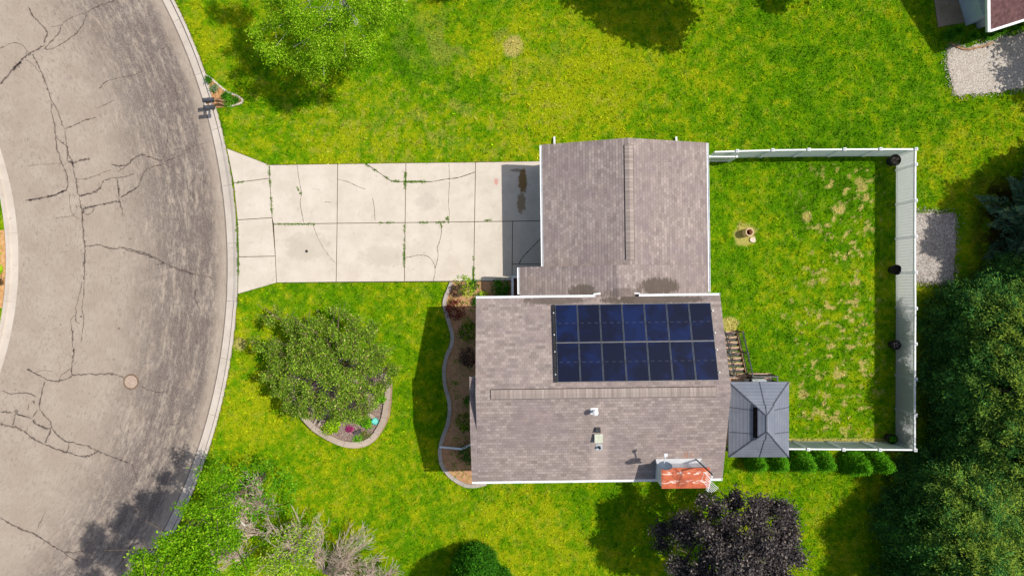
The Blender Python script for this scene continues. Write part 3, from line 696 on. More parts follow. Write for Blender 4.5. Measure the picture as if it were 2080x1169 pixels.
# ================================================================== THE HOUSE
ROT = math.radians(.75)
house = thing('house', 'single-family house with mauve-brown shingle roofs, two offset gables and attached garage', 'house', (0, 0, 0), ROT)
XW, XE, YN, YS, ZE, ZR = -1.70, 9.77, -.48, -9.05, 4.7, 6.2
YR = (YN + YS) / 2
PITCH = (ZR - ZE) / (YN - YR)
zN = lambda y: ZR - PITCH * (y - YR)
zS = lambda y: ZR - PITCH * (YR - y)
SL = math.hypot(YN - YR, ZR - ZE)

def hl(px, py, z):
    """photo pixel at height z -> house frame"""
    x, y, _ = P(px, py, z)
    c, s = math.cos(-ROT), math.sin(-ROT)
    return (x * c - y * s, x * s + y * c, z)

MAINROOF = shingles('roof_shingles', stain=[(6.6, -.62, 2.6, .22, .8), (1.9, -.62, 1.6, .2, .7), (5.0, -.6, .9, .25, .5)],
                    light=[(3.95, .55, -5.75, -9, .32)], streak=[(8.05, .5, -7.6, -8.35, .6)])
MAINROOF2 = shingles('garage_shingles', stain=[(7.05, .0, 1.15, .42, .85), (3.35, -.2, .7, .35, .7), (5.3, -.3, 1.0, .25, .5)])
B = MB()
roof_slope(B, (XE, YN, ZE), (XW, YN, ZE), (0, YR - YN, ZR - ZE), SL)
roof_slope(B, (XW, YS, ZE), (XE, YS, ZE), (0, YR - YS, ZR - ZE), SL, v0=.07)
# the strip that runs on past the west rake: same plane low down, then level
XS = -2.0
yb = -6.5
roof_slope(B, (XS, YS + .05, ZE + .015), (XW - .004, YS + .05, ZE + .015), (0, yb - YS, zS(yb) - ZE), math.hypot(yb - YS - .05, zS(yb) - zS(YS + .05)))
roof_slope(B, (XS, yb, zS(yb)), (XW - .004, yb, zS(yb)), (0, 1, .02), 2.45, v0=.05)
roof = B.build('gable_roof', [MAINROOF, WHITE], house, local=True)
B = MB()   # ridge vent of the main roof
x0, x1 = hl(997, 800, ZR)[0], hl(1455, 800, ZR)[0]
def ridge_vent(B, a, b, across, w=.21, h=.07, drop=PITCH):
    a, b, c = Vector(a), Vector(b), Vector(across)
    L = (b - a).length
    n = int(L / .2)
    for i in range(n):
        p, q = a + (b - a) * (i / n), a + (b - a) * ((i + 1) / n - .008 / L)
        for s in (1, -1):
            o = [p + Vector((0, 0, h)), q + Vector((0, 0, h)), q + c * (w * s) + Vector((0, 0, h - w * drop)), p + c * (w * s) + Vector((0, 0, h - w * drop))]
            lo = [v_ - Vector((0, 0, .075)) + c * (.024 * s) for v_ in o]
            u = [(i * .2, 0), (i * .2 + .19, 0), (i * .2 + .19, w), (i * .2, w)]
            B.poly(o if ((o[1] - o[0]).cross(o[2] - o[1])).z > 0 else o[::-1], 0, u)
            B.poly([o[2], o[3], lo[3], lo[2]] if s > 0 else [o[3], o[2], lo[2], lo[3]], 1)
    for p, sg in ((a, -1), (b, 1)):
        o = [p + c * w + Vector((0, 0, h - w * drop)), p + Vector((0, 0, h)), p - c * w + Vector((0, 0, h - w * drop)), p - c * w + Vector((0, 0, h - w * drop - .075)), p + c * w + Vector((0, 0, h - w * drop - .075))]
        B.poly(o, 1)
DARKSLOT = mat_noise('slot_and_gap_shade', C(56, 46, 44), C(76, 64, 60), 9)
g = N('ridge_shingle'); uv = g.coord('UV'); v = g.coord()
br = g.n('TexBrick', offset=0.0); g.l(uv, br.inputs['Vector']); br.inputs['Scale'].default_value = 1; br.inputs['Brick Width'].default_value = .14; br.inputs['Row Height'].default_value = 4.0; br.inputs['Mortar Size'].default_value = .007
br.inputs['Color1'].default_value = C(158, 144, 136, .92); br.inputs['Color2'].default_value = C(182, 168, 159, .92); br.inputs['Mortar'].default_value = C(148, 133, 126, .92)
nn_ = g.noise(v, 60, 3, .75)
RIDGE = g.bsdf(g.mix(g.math('MULTIPLY', g.ramp(nn_, .42, .7), .3), br.outputs['Color'], C(112, 98, 92, .9)), .92, 0, .15, nn_, .35, .008)
ridge_vent(B, (x0, YR, ZR), (x1, YR, ZR), (0, 1, 0))
B.build('ridge_vent', [RIDGE, DARKSLOT], roof, local=True)

# garage and porch roofs
GXW, GXE, GYN, GYS, GZE = 1.56, 9.63, 7.0, 1.02, 3.2
GP = .335
GXR = (GXW + GXE) / 2; GZR = GZE + GP * (GXE - GXR)
PXW = .38; PXR = (PXW + GXE) / 2; PZR = GZE + GP * (GXE - PXR)
B = MB()
gl = math.hypot(GXR - GXW, GZR - GZE)
roof_slope(B, (GXW, GYN, GZE), (GXW, GYS, GZE), (1, 0, GP), gl)
roof_slope(B, (GXE, GYS, GZE), (GXE, GYN, GZE), (-1, 0, GP), gl, v0=.05)
groof = B.build('garage_roof', [MAINROOF2, WHITE], house, local=True)
B = MB()
y0, y1 = hl(1280, 293, GZR)[1], hl(1280, 527, GZR)[1]
ridge_vent(B, (GXR, y1, GZR), (GXR, y0, GZR), (1, 0, 0), w=.2)
B.build('ridge_vent', [RIDGE, DARKSLOT], groof, local=True)
B = MB()
pl = math.hypot(PXR - PXW, PZR - GZE)
roof_slope(B, (PXW, GYS - .003, GZE), (PXW, -1.1, GZE), (1, 0, GP), pl, v0=.03)
roof_slope(B, (GXE, -1.1, GZE), (GXE, GYS - .003, GZE), (-1, 0, GP), pl, v0=.05)
proof = B.build('porch_roof', [MAINROOF2, WHITE], house, local=True)

# walls
B = MB()
def gable_box(x0, x1, y0, y1, ze, zr, axis, mid):
    if axis == 'x':     # ridge along x
        for x, f in ((x0, 1), (x1, -1)):
            q = [(x, y0, 0), (x, y0, ze), (x, mid, zr), (x, y1, ze), (x, y1, 0)]
            B.poly(q if f > 0 else q[::-1], 0)
        B.poly([(x0, y0, 0), (x1, y0, 0), (x1, y0, ze), (x0, y0, ze)], 0); B.poly([(x1, y1, 0), (x0, y1, 0), (x0, y1, ze), (x1, y1, ze)], 0)
    else:
        for y, f in ((y0, 1), (y1, -1)):
            q = [(x0, y, 0), (x1, y, 0), (x1, y, ze), (mid, y, zr), (x0, y, ze)]
            B.poly(q if f > 0 else q[::-1], 0)
        B.poly([(x0, y1, 0), (x0, y0, 0), (x0, y0, ze), (x0, y1, ze)], 0); B.poly([(x1, y0, 0), (x1, y1, 0), (x1, y1, ze), (x1, y0, ze)], 0)
gable_box(XW + .35, XE - .35, YS + .45, YN - .45, ZE + .45 * PITCH - .17, ZR - .17, 'x', YR)
gable_box(GXW + .35, GXE - .35, YN - .449, GYN - .35, GZE + .35 * GP - .17, GZR - .17, 'y', GXR)
B.build('wall', [SIDING], house, local=True)
B = MB()   # bay under the roof strip
B.box(XS + .12, XW + .349, yb + .1, yb + 2.2, 2.4, 5.36)
B.build('bay_wall', [SIDING], house, local=True)

# gutters (white), downspouts
def gutter(p, q, out, name='gutter'):
    B = MB(); p, q, o = Vector(p), Vector(q), Vector(out)
    w = .105
    for a, b in ((0, .015), (w - .015, w)):
        pts = [p + o * a, q + o * a, q + o * b, p + o * b]
        B.prism([(v_.x, v_.y) for v_ in pts], p.z - .14, p.z - .012)
    pts = [p + o * .015, q + o * .015, q + o * (w - .015), p + o * (w - .015)]
    B.prism([(v_.x, v_.y) for v_ in pts], p.z - .14, p.z - .07)
    for e in (p, q):
        d = (q - p).normalized() * (.012 if e is p else -.012)
        pts = [e + o * .015, e + d + o * .015, e + d + o * (w - .015), e + o * (w - .015)]
        B.prism([(v_.x, v_.y) for v_ in pts], p.z - .069, p.z - .013)
    B.build(name, WHITE, house, local=True)
gx0, gx1 = hl(1210, 604, ZE)[0], hl(1298, 603, ZE)[0]
gutter((XW, YN + .01, ZE + .02), (gx0, YN + .01, ZE + .02), (0, 1, 0))
gutter((gx1, YN + .01, ZE + .02), (XE, YN + .01, ZE + .02), (0, 1, 0))
gutter((XE, YS - .01, ZE + .02), (XS, YS - .01, ZE + .02), (0, -1, 0))
gutter((GXW - .01, GYS + .02, GZE + .02), (GXW - .01, GYN - .02, GZE + .02), (-1, 0, 0))
gutter((GXE + .01, GYN - .02, GZE + .02), (GXE + .01, YN + .16, GZE + .02), (1, 0, 0))
gutter((PXW - .01, YN + .16, GZE + .02), (PXW - .01, GYS - .02, GZE + .02), (-1, 0, 0))
def downspout(pts, w=.09):
    B = MB()
    for a, b in zip(pts[:-1], pts[1:]): B.beam(a, b, w, w * .75)
    B.build('downspout', WHITE, house, local=True)
for px in (1127, 1377):
    x, y, _ = hl(px, 291, .5)
    downspout([(x, GYN - .3, GZE - .1), (x, GYN - .3, .35), (x, y + .42, .12)], .1)
x, y, _ = hl(1237, 979, 2.5)
downspout([(x, YS - .08, ZE - .14), (x, YS + .4, ZE - .5), (x, YS + .4, .4), (x, YS - .3, .1)])
a, b = hl(938, 911, .3), hl(893, 907, .28)
downspout([(XW + .25, YS + 1.2, ZE - .3), (XW + .25, YS + 1.2, .5), a, b], .1)
downspout([(gx0 - .06, YN + .075, ZE - .12), (gx0 - .06, YN + .14, ZE - .2), (gx0 + .25, YN + .16, ZE - .24)], .07)
downspout([(gx1 + .06, YN + .075, ZE - .12), (gx1 + .06, YN + .14, ZE - .2), (gx1 - .2, YN + .16, ZE - .24)], .07)

# openings
def opening(name, c, size, axis, out, frame_m, pane_m, bars=(1, 1)):
    """frame with panes standing 3 cm proud of the wall; c = centre on the wall face"""
    B, G = MB(), MB()
    w, h = size; x, y, z = c
    def slab(M_, u0, u1, v0, v1, d0, d1):
        if axis == 'x': M_.box(min(x + out * d0, x + out * d1), max(x + out * d0, x + out * d1), y + u0, y + u1, z + v0, z + v1)
        else: M_.box(x + u0, x + u1, min(y + out * d0, y + out * d1), max(y + out * d0, y + out * d1), z + v0, z + v1)
    t = .07
    for u0, u1, v0, v1 in ((-w / 2 - t, -w / 2, -h / 2 - t, h / 2 + t), (w / 2, w / 2 + t, -h / 2 - t, h / 2 + t), (-w / 2, w / 2, h / 2, h / 2 + t), (-w / 2, w / 2, -h / 2 - t, -h / 2)):
        slab(B, u0, u1, v0, v1, -.02, .04)
    for i in range(1, bars[0]): u = -w / 2 + w * i / bars[0]; slab(B, u - .02, u + .02, -h / 2, h / 2, -.01, .03)
    for i in range(1, bars[1]): v = -h / 2 + h * i / bars[1]; slab(B, -w / 2, w / 2, v - .02, v + .02, -.012, .028)
    slab(G, -w / 2, w / 2, -h / 2, h / 2, -.02, .012)
    o = B.build(name, frame_m, house, local=True)
    G.build('pane' if name == 'window' else 'panel', pane_m, o, local=True)
    return o
opening('garage_door', (GXW + .35, 3.9, 1.1), (4.9, 2.15), 'x', -1, WHITE, WHITE, (4, 4))
for yy in (-2.6, -7.4): opening('window', (XW + .35, yy, 3.3), (1.5, 1.2), 'x', -1, WHITE, GLASS, (2, 1))
for yy in (-2.6, -7.0): opening('window', (XW + .35, yy, 1.0), (1.3, .8), 'x', -1, WHITE, GLASS, (2, 1))
for xx in (1.0, 4.5, 7.6): opening('window', (xx, YS + .45, 3.3), (1.2, 1.2), 'y', -1, WHITE, GLASS, (2, 1))
opening('window', (XE - .35, -2.3, 3.4), (1.3, 1.1), 'x', 1, WHITE, GLASS, (2, 1))
opening('window', (GXE - .35, 3.8, 1.8), (1.4, 1.0), 'x', 1, WHITE, GLASS, (2, 1))
opening('patio_door', (XE - .35, -6.2, 2.78), (1.8, 2.05), 'x', 1, WHITE, GLASS, (2, 1))
opening('front_door', (GXW + .35, -.1, 2.15), (.95, 2.05), 'x', -1, DARKWOOD, DARKWOOD, (1, 3))

# porch: floor, white railing seen past the eave
B = MB()
for i in range(8): B.box(.05 + i * .23, .05 + i * .23 + .215, -.9, .62, .95, 1.05)
B.build('porch_floor', DARKWOOD, house, local=True)
B = MB()
zt = 2.0
ra, rb, rc = hl(1041, 605, zt), hl(1041, 562, zt), hl(1062, 562, zt)
B.beam(ra, rb, .12, .06); B.beam(rb, rc, .12, .055)
for t in np.linspace(.06, .94, 8): p = Vector(ra).lerp(Vector(rb), t); B.box(p.x - .018, p.x + .018, p.y - .018, p.y + .018, 1.05, zt - .03)
for t in (.35, .7): p = Vector(rb).lerp(Vector(rc), t); B.box(p.x - .018, p.x + .018, p.y - .018, p.y + .018, 1.05, zt - .03)
B.box(rb[0] - .055, rb[0] + .055, rb[1] - .055, rb[1] + .055, .02, zt + .04)
B.build('porch_railing', WHITE, house, local=True)

# chimney chase with a rusted cap
zc = 6.27
c0, c1 = hl(1345, 951.5, zc), hl(1441, 989, zc)
B = MB(); B.box(c0[0], c1[0], c1[1], c0[1], .0, zc - .04)
for s in np.arange(4.6, zc - .1, .11): B.box(c0[0] - .006, c1[0] + .006, c1[1] - .006, c0[1] + .006, s, s + .095)
chim = B.build('chimney', WHITE, house, local=True)
g = N('rusted_cap'); v = g.coord(); sp = g.n('SeparateXYZ'); g.l(v, sp.inputs[0])
f = g.noise(v, 5, 5, .7); col = g.mix(g.ramp(f, .35, .65), C(212, 118, 80, .85), C(190, 94, 64, .85))
sv = g.mapping(v, (3.2, 9, 1)); f2 = g.noise(sv, 1.3, 3, .55)
rows = g.math('MAXIMUM', g.ramp(g.math('ABSOLUTE', g.math('SUBTRACT', sp.outputs[1], c0[1] - .2)), .11, .03), g.ramp(g.math('ABSOLUTE', g.math('SUBTRACT', sp.outputs[1], c0[1] - .59)), .1, .03))
col = g.mix(g.math('MULTIPLY', rows, g.ramp(f2, .5, .57)), col, C(240, 214, 200, .85))
f3 = g.noise(v, 11, 3, .7); col = g.mix(g.math('MULTIPLY', g.ramp(f3, .62, .7), .5), col, C(226, 160, 110, .85))
RUST = g.bsdf(col, .8, 0, .3, f, .3, .01)
B = MB()
B.box(c0[0] - .03, c1[0] + .03, c1[1] - .03, c0[1] + .03, zc - .04, zc)
B.box(c0[0] + .03, c1[0] - .03, c1[1] + .03, c0[1] - .03, zc, zc + .02)
B.build('chimney_cap', RUST, chim, local=True)
# sloped saddle and white flashing behind the chase
B = MB()
zf = lambda y: zS(y) + .02
a = c0[1]
B.poly([(c0[0] - .05, a + .005, zf(a) + .34), (c1[0] - .2, a + .005, zf(a) + .3), (c1[0] + .0, a + .16, zf(a + .16) + .012), (c0[0] - .05, a + .16, zf(a + .16) + .012)][::-1], 0)
B.poly([(c0[0] - .05, a + .005, zf(a)), (c0[0] - .05, a + .16, zf(a + .16)), (c0[0] - .05, a + .16, zf(a + .16) + .012), (c0[0] - .05, a + .005, zf(a) + .34)], 0)
B.poly([(c1[0] - .2, a + .005, zf(a)), (c1[0] - .2, a + .005, zf(a) + .3), (c1[0], a + .16, zf(a + .16) + .012), (c1[0], a + .16, zf(a + .16))], 0)
B.build('flashing', WHITE, chim, local=True)

# ================================================================== ON THE ROOFS
def hw(p):
    """house frame -> world"""
    c, s = math.cos(ROT), math.sin(ROT)
    return (p[0] * c - p[1] * s, p[0] * s + p[1] * c, p[2])

# ---- solar array: 2 rows of 7
arr = thing('solar_array', 'dark blue solar array of fourteen panels on the house roof', 'solar array', hw((5.6, -2.55, zN(-2.55) + .1)), ROT)
g = N('solar_cells'); v = g.coord(); oi = g.n('ObjectInfo'); uv = g.coord('UV')
off = g.n('VectorMath', operation='ADD'); g.l(v, off.inputs[0]); cb = g.n('CombineXYZ'); rv = g.math('MULTIPLY', oi.outputs['Random'], 40); g.l(rv, cb.inputs[0]); g.l(rv, cb.inputs[1]); g.l(cb.outputs[0], off.inputs[1])
f = g.noise(off.outputs[0], 1.1, 3, .5, .6); 
col = g.mix(g.math('MULTIPLY', g.ramp(g.math('ADD', f, g.math('MULTIPLY', oi.outputs['Random'], .2)), .5, .82), .7), C(18, 23, 46), C(21, 40, 90))
s = g.n('SeparateXYZ'); g.l(uv, s.inputs[0])
ln = g.math('FRACT', g.math('MULTIPLY', s.outputs[1], 24)); col = g.mix(g.math('MULTIPLY', g.ramp(g.math('ABSOLUTE', g.math('SUBTRACT', ln, .5)), .38, .48), .55), col, C(14, 16, 26))
lx = g.math('FRACT', g.math('MULTIPLY', s.outputs[0], 6)); col = g.mix(g.math('MULTIPLY', g.ramp(g.math('ABSOLUTE', g.math('SUBTRACT', lx, .5)), .47, .49), .4), col, C(14, 16, 26))
dash = g.math('MULTIPLY', g.ramp(g.math('ABSOLUTE', g.math('SUBTRACT', s.outputs[1], .5)), .009, .005), g.ramp(g.math('ABSOLUTE', g.math('SUBTRACT', g.math('FRACT', g.math('MULTIPLY', s.outputs[0], 3)), .5)), .26, .22))
col = g.mix(g.math('MULTIPLY', dash, .17), col, C(140, 146, 162))
CELL = g.bsdf(col, .22, 0, .35)
FRAME = mat_noise('panel_frame', C(84, 92, 102, .9), C(106, 114, 124, .9), 6, 2, .45, .4, .5, 0)
sl = Vector((0, YR - YN, ZR - ZE)).normalized(); nz = Vector((0, -sl.z, sl.y))
nz = Vector((1, 0, 0)).cross(sl); nz = nz if nz.z > 0 else -nz
pw, ph = 1.038, 1.835
ytop = -.84
base = Vector((1.985, ytop, zN(ytop))) + nz * .13
def panel_parts(parent, o):
    X = Vector((1, 0, 0)); g_ = .012
    p = lambda u, w, n=0: tuple(o + X * u + sl * w + nz * n)
    B = MB(); t = .017
    a, b, c, d = p(g_ + t, g_ + t, 0), p(pw - g_ - t, g_ + t, 0), p(pw - g_ - t, ph - g_ - t, 0), p(g_ + t, ph - g_ - t, 0)
    q = [a, b, c, d]; uvq = [(0, 0), (1, 0), (1, 1), (0, 1)]
    nn = (Vector(b) - Vector(a)).cross(Vector(c) - Vector(b))
    B.poly(q if nn.z > 0 else q[::-1], 0, uvq if nn.z > 0 else uvq[::-1])
    lo = [p(g_ + t, g_ + t, -.03), p(pw - g_ - t, g_ + t, -.03), p(pw - g_ - t, ph - g_ - t, -.03), p(g_ + t, ph - g_ - t, -.03)]
    B.poly(lo[::-1] if nn.z > 0 else lo, 0)
    pan = B.build('solar_panel', CELL, parent, local=False)
    B = MB(); h = t / 2 + g_
    for (u0, w0), (u1, w1) in (((g_, h), (pw - g_, h)), ((g_, ph - h), (pw - g_, ph - h)), ((h, g_ + t), (h, ph - g_ - t)), ((pw - h, g_ + t), (pw - h, ph - g_ - t))):
        B.beam(p(u0, w0, -.012), p(u1, w1, -.012), t, .04)
    B.build('frame', FRAME, pan, local=False)
    return pan
# built in the house frame; the array shares the house rotation, so shift by its origin only
class _Shift: pass
def build_local(B, name, m, parent, org):
    B.v = [(x - org[0], y - org[1], z - org[2]) for x, y, z in B.v]
    return B.build(name, m, parent, local=True)
ORG = (5.6, -2.55, zN(-2.55) + .1)
_old = MB.build
first = None
def panel_build(s, name, mats, parent=None, local=False, **k):
    s.v = [(x - ORG[0], y - ORG[1], z - ORG[2]) for x, y, z in s.v]
    return _old(s, name, mats, parent, local=True)
MB.build = panel_build
first = panel_parts(arr, base)
rl = []
B = MB()
for w in (.4, 1.45, 2.25, 3.3):
    B.beam(tuple(base + Vector((-.1, 0, 0)) + sl * w - nz * .08), tuple(base + Vector((7 * pw + .09, 0, 0)) + sl * w - nz * .08), .05, .05)
B.build('rail', DARKMETAL, arr)
for w in (.4, 1.45, 2.25, 3.3):
    for u in (-.07, 7 * pw + .06):
        B = MB(); q = base + Vector((u, 0, 0)) + sl * w - nz * .02; B.beam(tuple(q - Vector((.025, 0, 0))), tuple(q + Vector((.025, 0, 0))), .06, .06)
        B.build('clamp', GALV, arr)
B = MB()   # black skirt along the west edge and lower edge
B.beam(tuple(base + Vector((-.075, 0, 0)) - nz * .03), tuple(base + Vector((-.075, 0, 0)) + sl * (2 * ph) - nz * .03), .1, .02)
B.build('skirt', BLACK, arr)
MB.build = _old
for r in range(2):
    for c in range(7):
        if r == c == 0: continue
        n = copy_tree(first, arr)
        n.location = Vector((c * pw, 0, 0)) + sl * (r * ph)

# ---- vents
def on_roof(px, py):
    """photo pixel -> point on the south slope (house frame)"""
    z = 5.4
    for _ in range(12): x, y, z2 = hl(px, py, z); z = zS(y)
    return x, y, z
def vent(name, label, px, py, parts):
    x, y, z = on_roof(px, py)
    t = thing(name, label, 'roof vent', hw((x, y, z)), ROT)
    for nm, B, m in parts: B.build(nm, m, t, local=True)
    return t
def plate(w, h, t=.02):
    B = MB(); B.poly([(-w / 2, -h / 2, -h / 2 * PITCH + t), (w / 2, -h / 2, -h / 2 * PITCH + t), (w / 2, h / 2, h / 2 * PITCH + t), (-w / 2, h / 2, h / 2 * PITCH + t)])
    for a, b in (((-w / 2, -h / 2), (w / 2, -h / 2)), ((w / 2, -h / 2), (w / 2, h / 2)), ((w / 2, h / 2), (-w / 2, h / 2)), ((-w / 2, h / 2), (-w / 2, -h / 2))):
        B.poly([(a[0], a[1], a[1] * PITCH - .02), (b[0], b[1], b[1] * PITCH - .02), (b[0], b[1], b[1] * PITCH + t), (a[0], a[1], a[1] * PITCH + t)])
    return B
b1 = MB(); b1.lathe((0, 0, 0), [(.07, -.05), (.07, .42), (.1, .43)], 16)
b2 = MB(); b2.lathe((0, 0, .44), [(.1, 0), (.13, .03), (.13, .1), (.06, .15), (0, .16)], 16)
vent('flue_pipe', 'white capped flue pipe standing just below the ridge vent', 1207, 834, [('flashing', plate(.34, .3), WHITE), ('pipe', b1, WHITE), ('cap', b2, WHITE)])
b1 = MB(); b1.prism([(-.1, -.1), (.1, -.1), (.1, .1), (-.1, .1)], -.1, .12); b2 = MB(); b2.prism([(-.125, -.125), (.125, -.125), (.1, .12), (-.1, .12)], .12, .16)
vent('box_vent', 'small dark box vent above the pale square one', 1214, 871.5, [('box', b1, BLACK), ('lid', b2, DARKMETAL)])
PALE = mat_noise('pale_vent_metal', C(196, 200, 178, .85), C(214, 218, 198, .85), 7, 3, .5, .1, .4, .05)
b1 = MB(); b1.prism([(-.15, -.16), (.15, -.16), (.15, .16), (-.15, .16)], -.1, .17); b2 = MB(); b2.prism([(-.19, -.2), (.19, -.2), (.19, .2), (-.19, .2)], .17, .22)
vent('square_vent', 'pale green-grey square metal vent with overhanging lid', 1215, 888, [('box', b1, PALE), ('lid', b2, PALE)])
b1 = MB(); b1.lathe((0, 0, 0), [(.06, -.05), (.055, .26), (.04, .26), (.04, .1), (0, .1)], 14)
vent('plumbing_pipe', 'short black plumbing pipe on a light blue-grey flashing plate', 1217, 907, [('flashing', plate(.3, .3), GALV), ('pipe', b1, BLACK)])

# ---- satellite dish on the chimney
dz = 6.85
dp = P(1351, 946, dz)
dish = thing('satellite_dish', 'grey-blue satellite dish fixed at the west end of the chimney', 'satellite dish', (dp[0], dp[1] - .12, zc))
el = math.radians(24)
n_ = Vector((.0, math.cos(el), math.sin(el))); ux = Vector((1, 0, 0)); uy = n_.cross(ux).normalized()
DISH = mat_noise('dish_grey', C(104, 120, 140, .8), C(120, 134, 152, .8), 5, 2, .5, 0, .4, .02)
B = MB(); c = Vector(dp); rings = []
for k in range(6):
    r = .31 * k / 5; rings.append([c + ux * (r * 1.0 * math.cos(a)) + uy * (r * .95 * math.sin(a)) + n_ * (.35 * r * r) for a in np.linspace(0, 2 * PI, 28, endpoint=False)])
for off, fl in ((0, 1), (-.015, -1)):
    for k in range(5):
        for i in range(28):
            j = (i + 1) % 28
            q = [rings[k][i], rings[k][j], rings[k + 1][j], rings[k + 1][i]]
            if k == 0: q = [rings[0][0], rings[1][j], rings[1][i]] if False else [rings[0][i], rings[1][j], rings[1][i]]
            q = [p + n_ * off for p in q]
            B.poly(q if fl > 0 else q[::-1])
for i in range(28):
    j = (i + 1) % 28; a, b = rings[5][i], rings[5][j]
    B.poly([a, b, b - n_ * .015, a - n_ * .015])
B.build('dish', DISH, dish)
B = MB(); m0 = Vector((dp[0], dp[1] - .12, zc)); B.tube([m0, m0 + Vector((0, 0, .42)), c - n_ * .02], [.025, .025, .022], 8); B.box(m0.x - .08, m0.x + .08, m0.y - .05, m0.y + .05, zc + .018, zc + .035)
B.build('mast', GALV, dish)
B = MB(); fe = c + n_ * .44 + Vector((0, .1, -.06)); B.beam(c + Vector((0, .02, -.27)), fe, .045)
B.build('feed_arm', WHITE, dish)
B = MB(); B.box(fe.x - .07, fe.x + .07, fe.y - .02, fe.y + .09, fe.z - .05, fe.z + .06); B.tube([fe + Vector((-.045, 0, 0)), fe + Vector((-.045, -.07, -.02))], .03, 8); B.tube([fe + Vector((.045, 0, 0)), fe + Vector((.045, -.07, -.02))], .03, 8)
B.build('feed_horn', WHITE, dish)

# ---- roof-mounted television aerial
za = 7.8
at = P(1447, 963, za); ab = (at[0], at[1], 5.0)
ant = thing('television_aerial', 'white many-pronged television aerial on a thin dark mast by the chimney', 'aerial', (ab[0], ab[1], 5.0))
B = MB(); B.tube([ab, (at[0], at[1], za + .06)], .032, 8); B.build('mast', DARKMETAL, ant)
B = MB(); e = Vector(P(1437, 997, za)); s_ = Vector(at) + Vector((.03, .05, 0)); B.tube([s_, e], .018, 6)
d = (e - s_).normalized(); pr = Vector((-d.y, d.x, 0)); pr = (pr + d * .45 * (1 if pr.x * d.y > 0 else 1)).normalized()
B.build('boom', WHITE, ant)
B = MB()
for t, l0, l1 in ((.2, .1, .06), (.34, .38, .1), (.44, .3, .5), (.54, .3, .46), (.64, .26, .42), (.72, .2, .36), (.8, .18, .3), (.88, .14, .24), (.97, .12, .1)):
    q = s_.lerp(e, t); B.tube([q - pr * l0 * .9, q + pr * l1 * .9 + Vector((0, 0, .0))], .011, 5)
q = s_.lerp(e, .3); B.tube([q, q - pr * .42, q - pr * .42 + d * .34, q - pr * .1 + d * .4], .012, 5)
B.build('prongs', WHITE, ant)
# ================================================================== YARD THINGS
# ---- white vinyl privacy fence, three runs
FZ = 1.83
FENCE_IN = None
def mat_fence():
    g = N('fence_vinyl'); v = g.coord(); f = g.noise(v, 2, 3)
    c = g.mix(f, C(242, 244, 246, .96), C(250, 251, 252, .96))
    return g.bsdf(c, .5, 0, .35, transl=.82)
FVIN = mat_fence()
CAP = mat_noise('post_cap_dot', C(90, 92, 96), C(110, 112, 116), 5)

def fence(label, pts, post_flags, skip=()):
    """pts: ground points of the posts in order"""
    c = pts[len(pts) // 2]
    t = thing('vinyl_fence', label, 'fence', (c[0], c[1], 0), 0, 'white vinyl fence round the back yard')
    proto = None
    for p, fl in zip(pts, post_flags):
        if not fl: continue
        if proto is None:
            B = MB(); B.box(p[0] - .064, p[0] + .064, p[1] - .064, p[1] + .064, 0, FZ + .05)
            proto = B.build('fence_post', FVIN, t); proto['_p'] = 0
            B = MB(); B.prism([(p[0] - .08, p[1] - .08), (p[0] + .08, p[1] - .08), (p[0] + .08, p[1] + .08), (p[0] - .08, p[1] + .08)], FZ + .05, FZ + .08)
            o = [(p[0] + a * .08, p[1] + b * .08, FZ + .08) for a, b in ((-1, -1), (1, -1), (1, 1), (-1, 1))]
            for i in range(4): B.poly([o[i], o[(i + 1) % 4], (p[0], p[1], FZ + .12)])
            B.box(p[0] - .018, p[0] + .018, p[1] - .018, p[1] + .018, FZ + .1, FZ + .124, 1)
            B.build('post_cap', [WHITE, CAP], proto); p0 = p
        else:
            n = copy_tree(proto, t); n.location = (p[0] - p0[0], p[1] - p0[1], 0)
    for i in range(len(pts) - 1):
        if i in skip: continue
        a, b = Vector((*pts[i], 0)), Vector((*pts[i + 1], 0)); d = b - a; L = d.length; u = d / L; n = Vector((-u.y, u.x, 0))
        B = MB()
        def bar(s0, s1, hw_, z0, z1, m=0):
            q = [a + u * s0 + n * hw_, a + u * s1 + n * hw_, a + u * s1 - n * hw_, a + u * s0 - n * hw_]
            B.prism([(p.x, p.y) for p in q], z0, z1, m)
        k = max(1, round((L - .13) / .16)); w = (L - .13) / k
        for j in range(k): bar(.065 + j * w + .003, .065 + (j + 1) * w - .003, .011, .16, FZ - .1)
        pan = B.build('fence_panel', FVIN, t)
        B = MB(); bar(.064, L - .064, .038, FZ - .1, FZ + .01); B.build('top_rail', WHITE, pan)
        B = MB(); bar(.064, L - .064, .03, .05, .16); B.build('bottom_rail', FVIN, pan)
    return t
top = lambda px, py: P(px, py, FZ)[:2]
fence('white vinyl fence run between the garage corner and the north-east corner post', [top(1449, 308.5), top(1497, 307), top(1569, 305), top(1642, 304), top(1715, 303.5), top(1788, 303), top(1857, 303)], [0, 1, 1, 1, 1, 1, 0])
EPX = [(1860, 303), (1859.5, 334), (1859.3, 407), (1859, 480), (1859, 553), (1859.5, 626), (1859, 698), (1858.8, 770), (1858.5, 842), (1858.5, 913)]
fence('long white vinyl fence run backing onto the big conifers', [top(*p) for p in EPX], [1] * 10)
fence('short white vinyl fence run behind the row of six small arborvitae', [top(1560, 911), top(1641, 911.5), top(1713, 912), top(1787, 912.5), top(1855.5, 913)], [0, 1, 1, 1, 0])
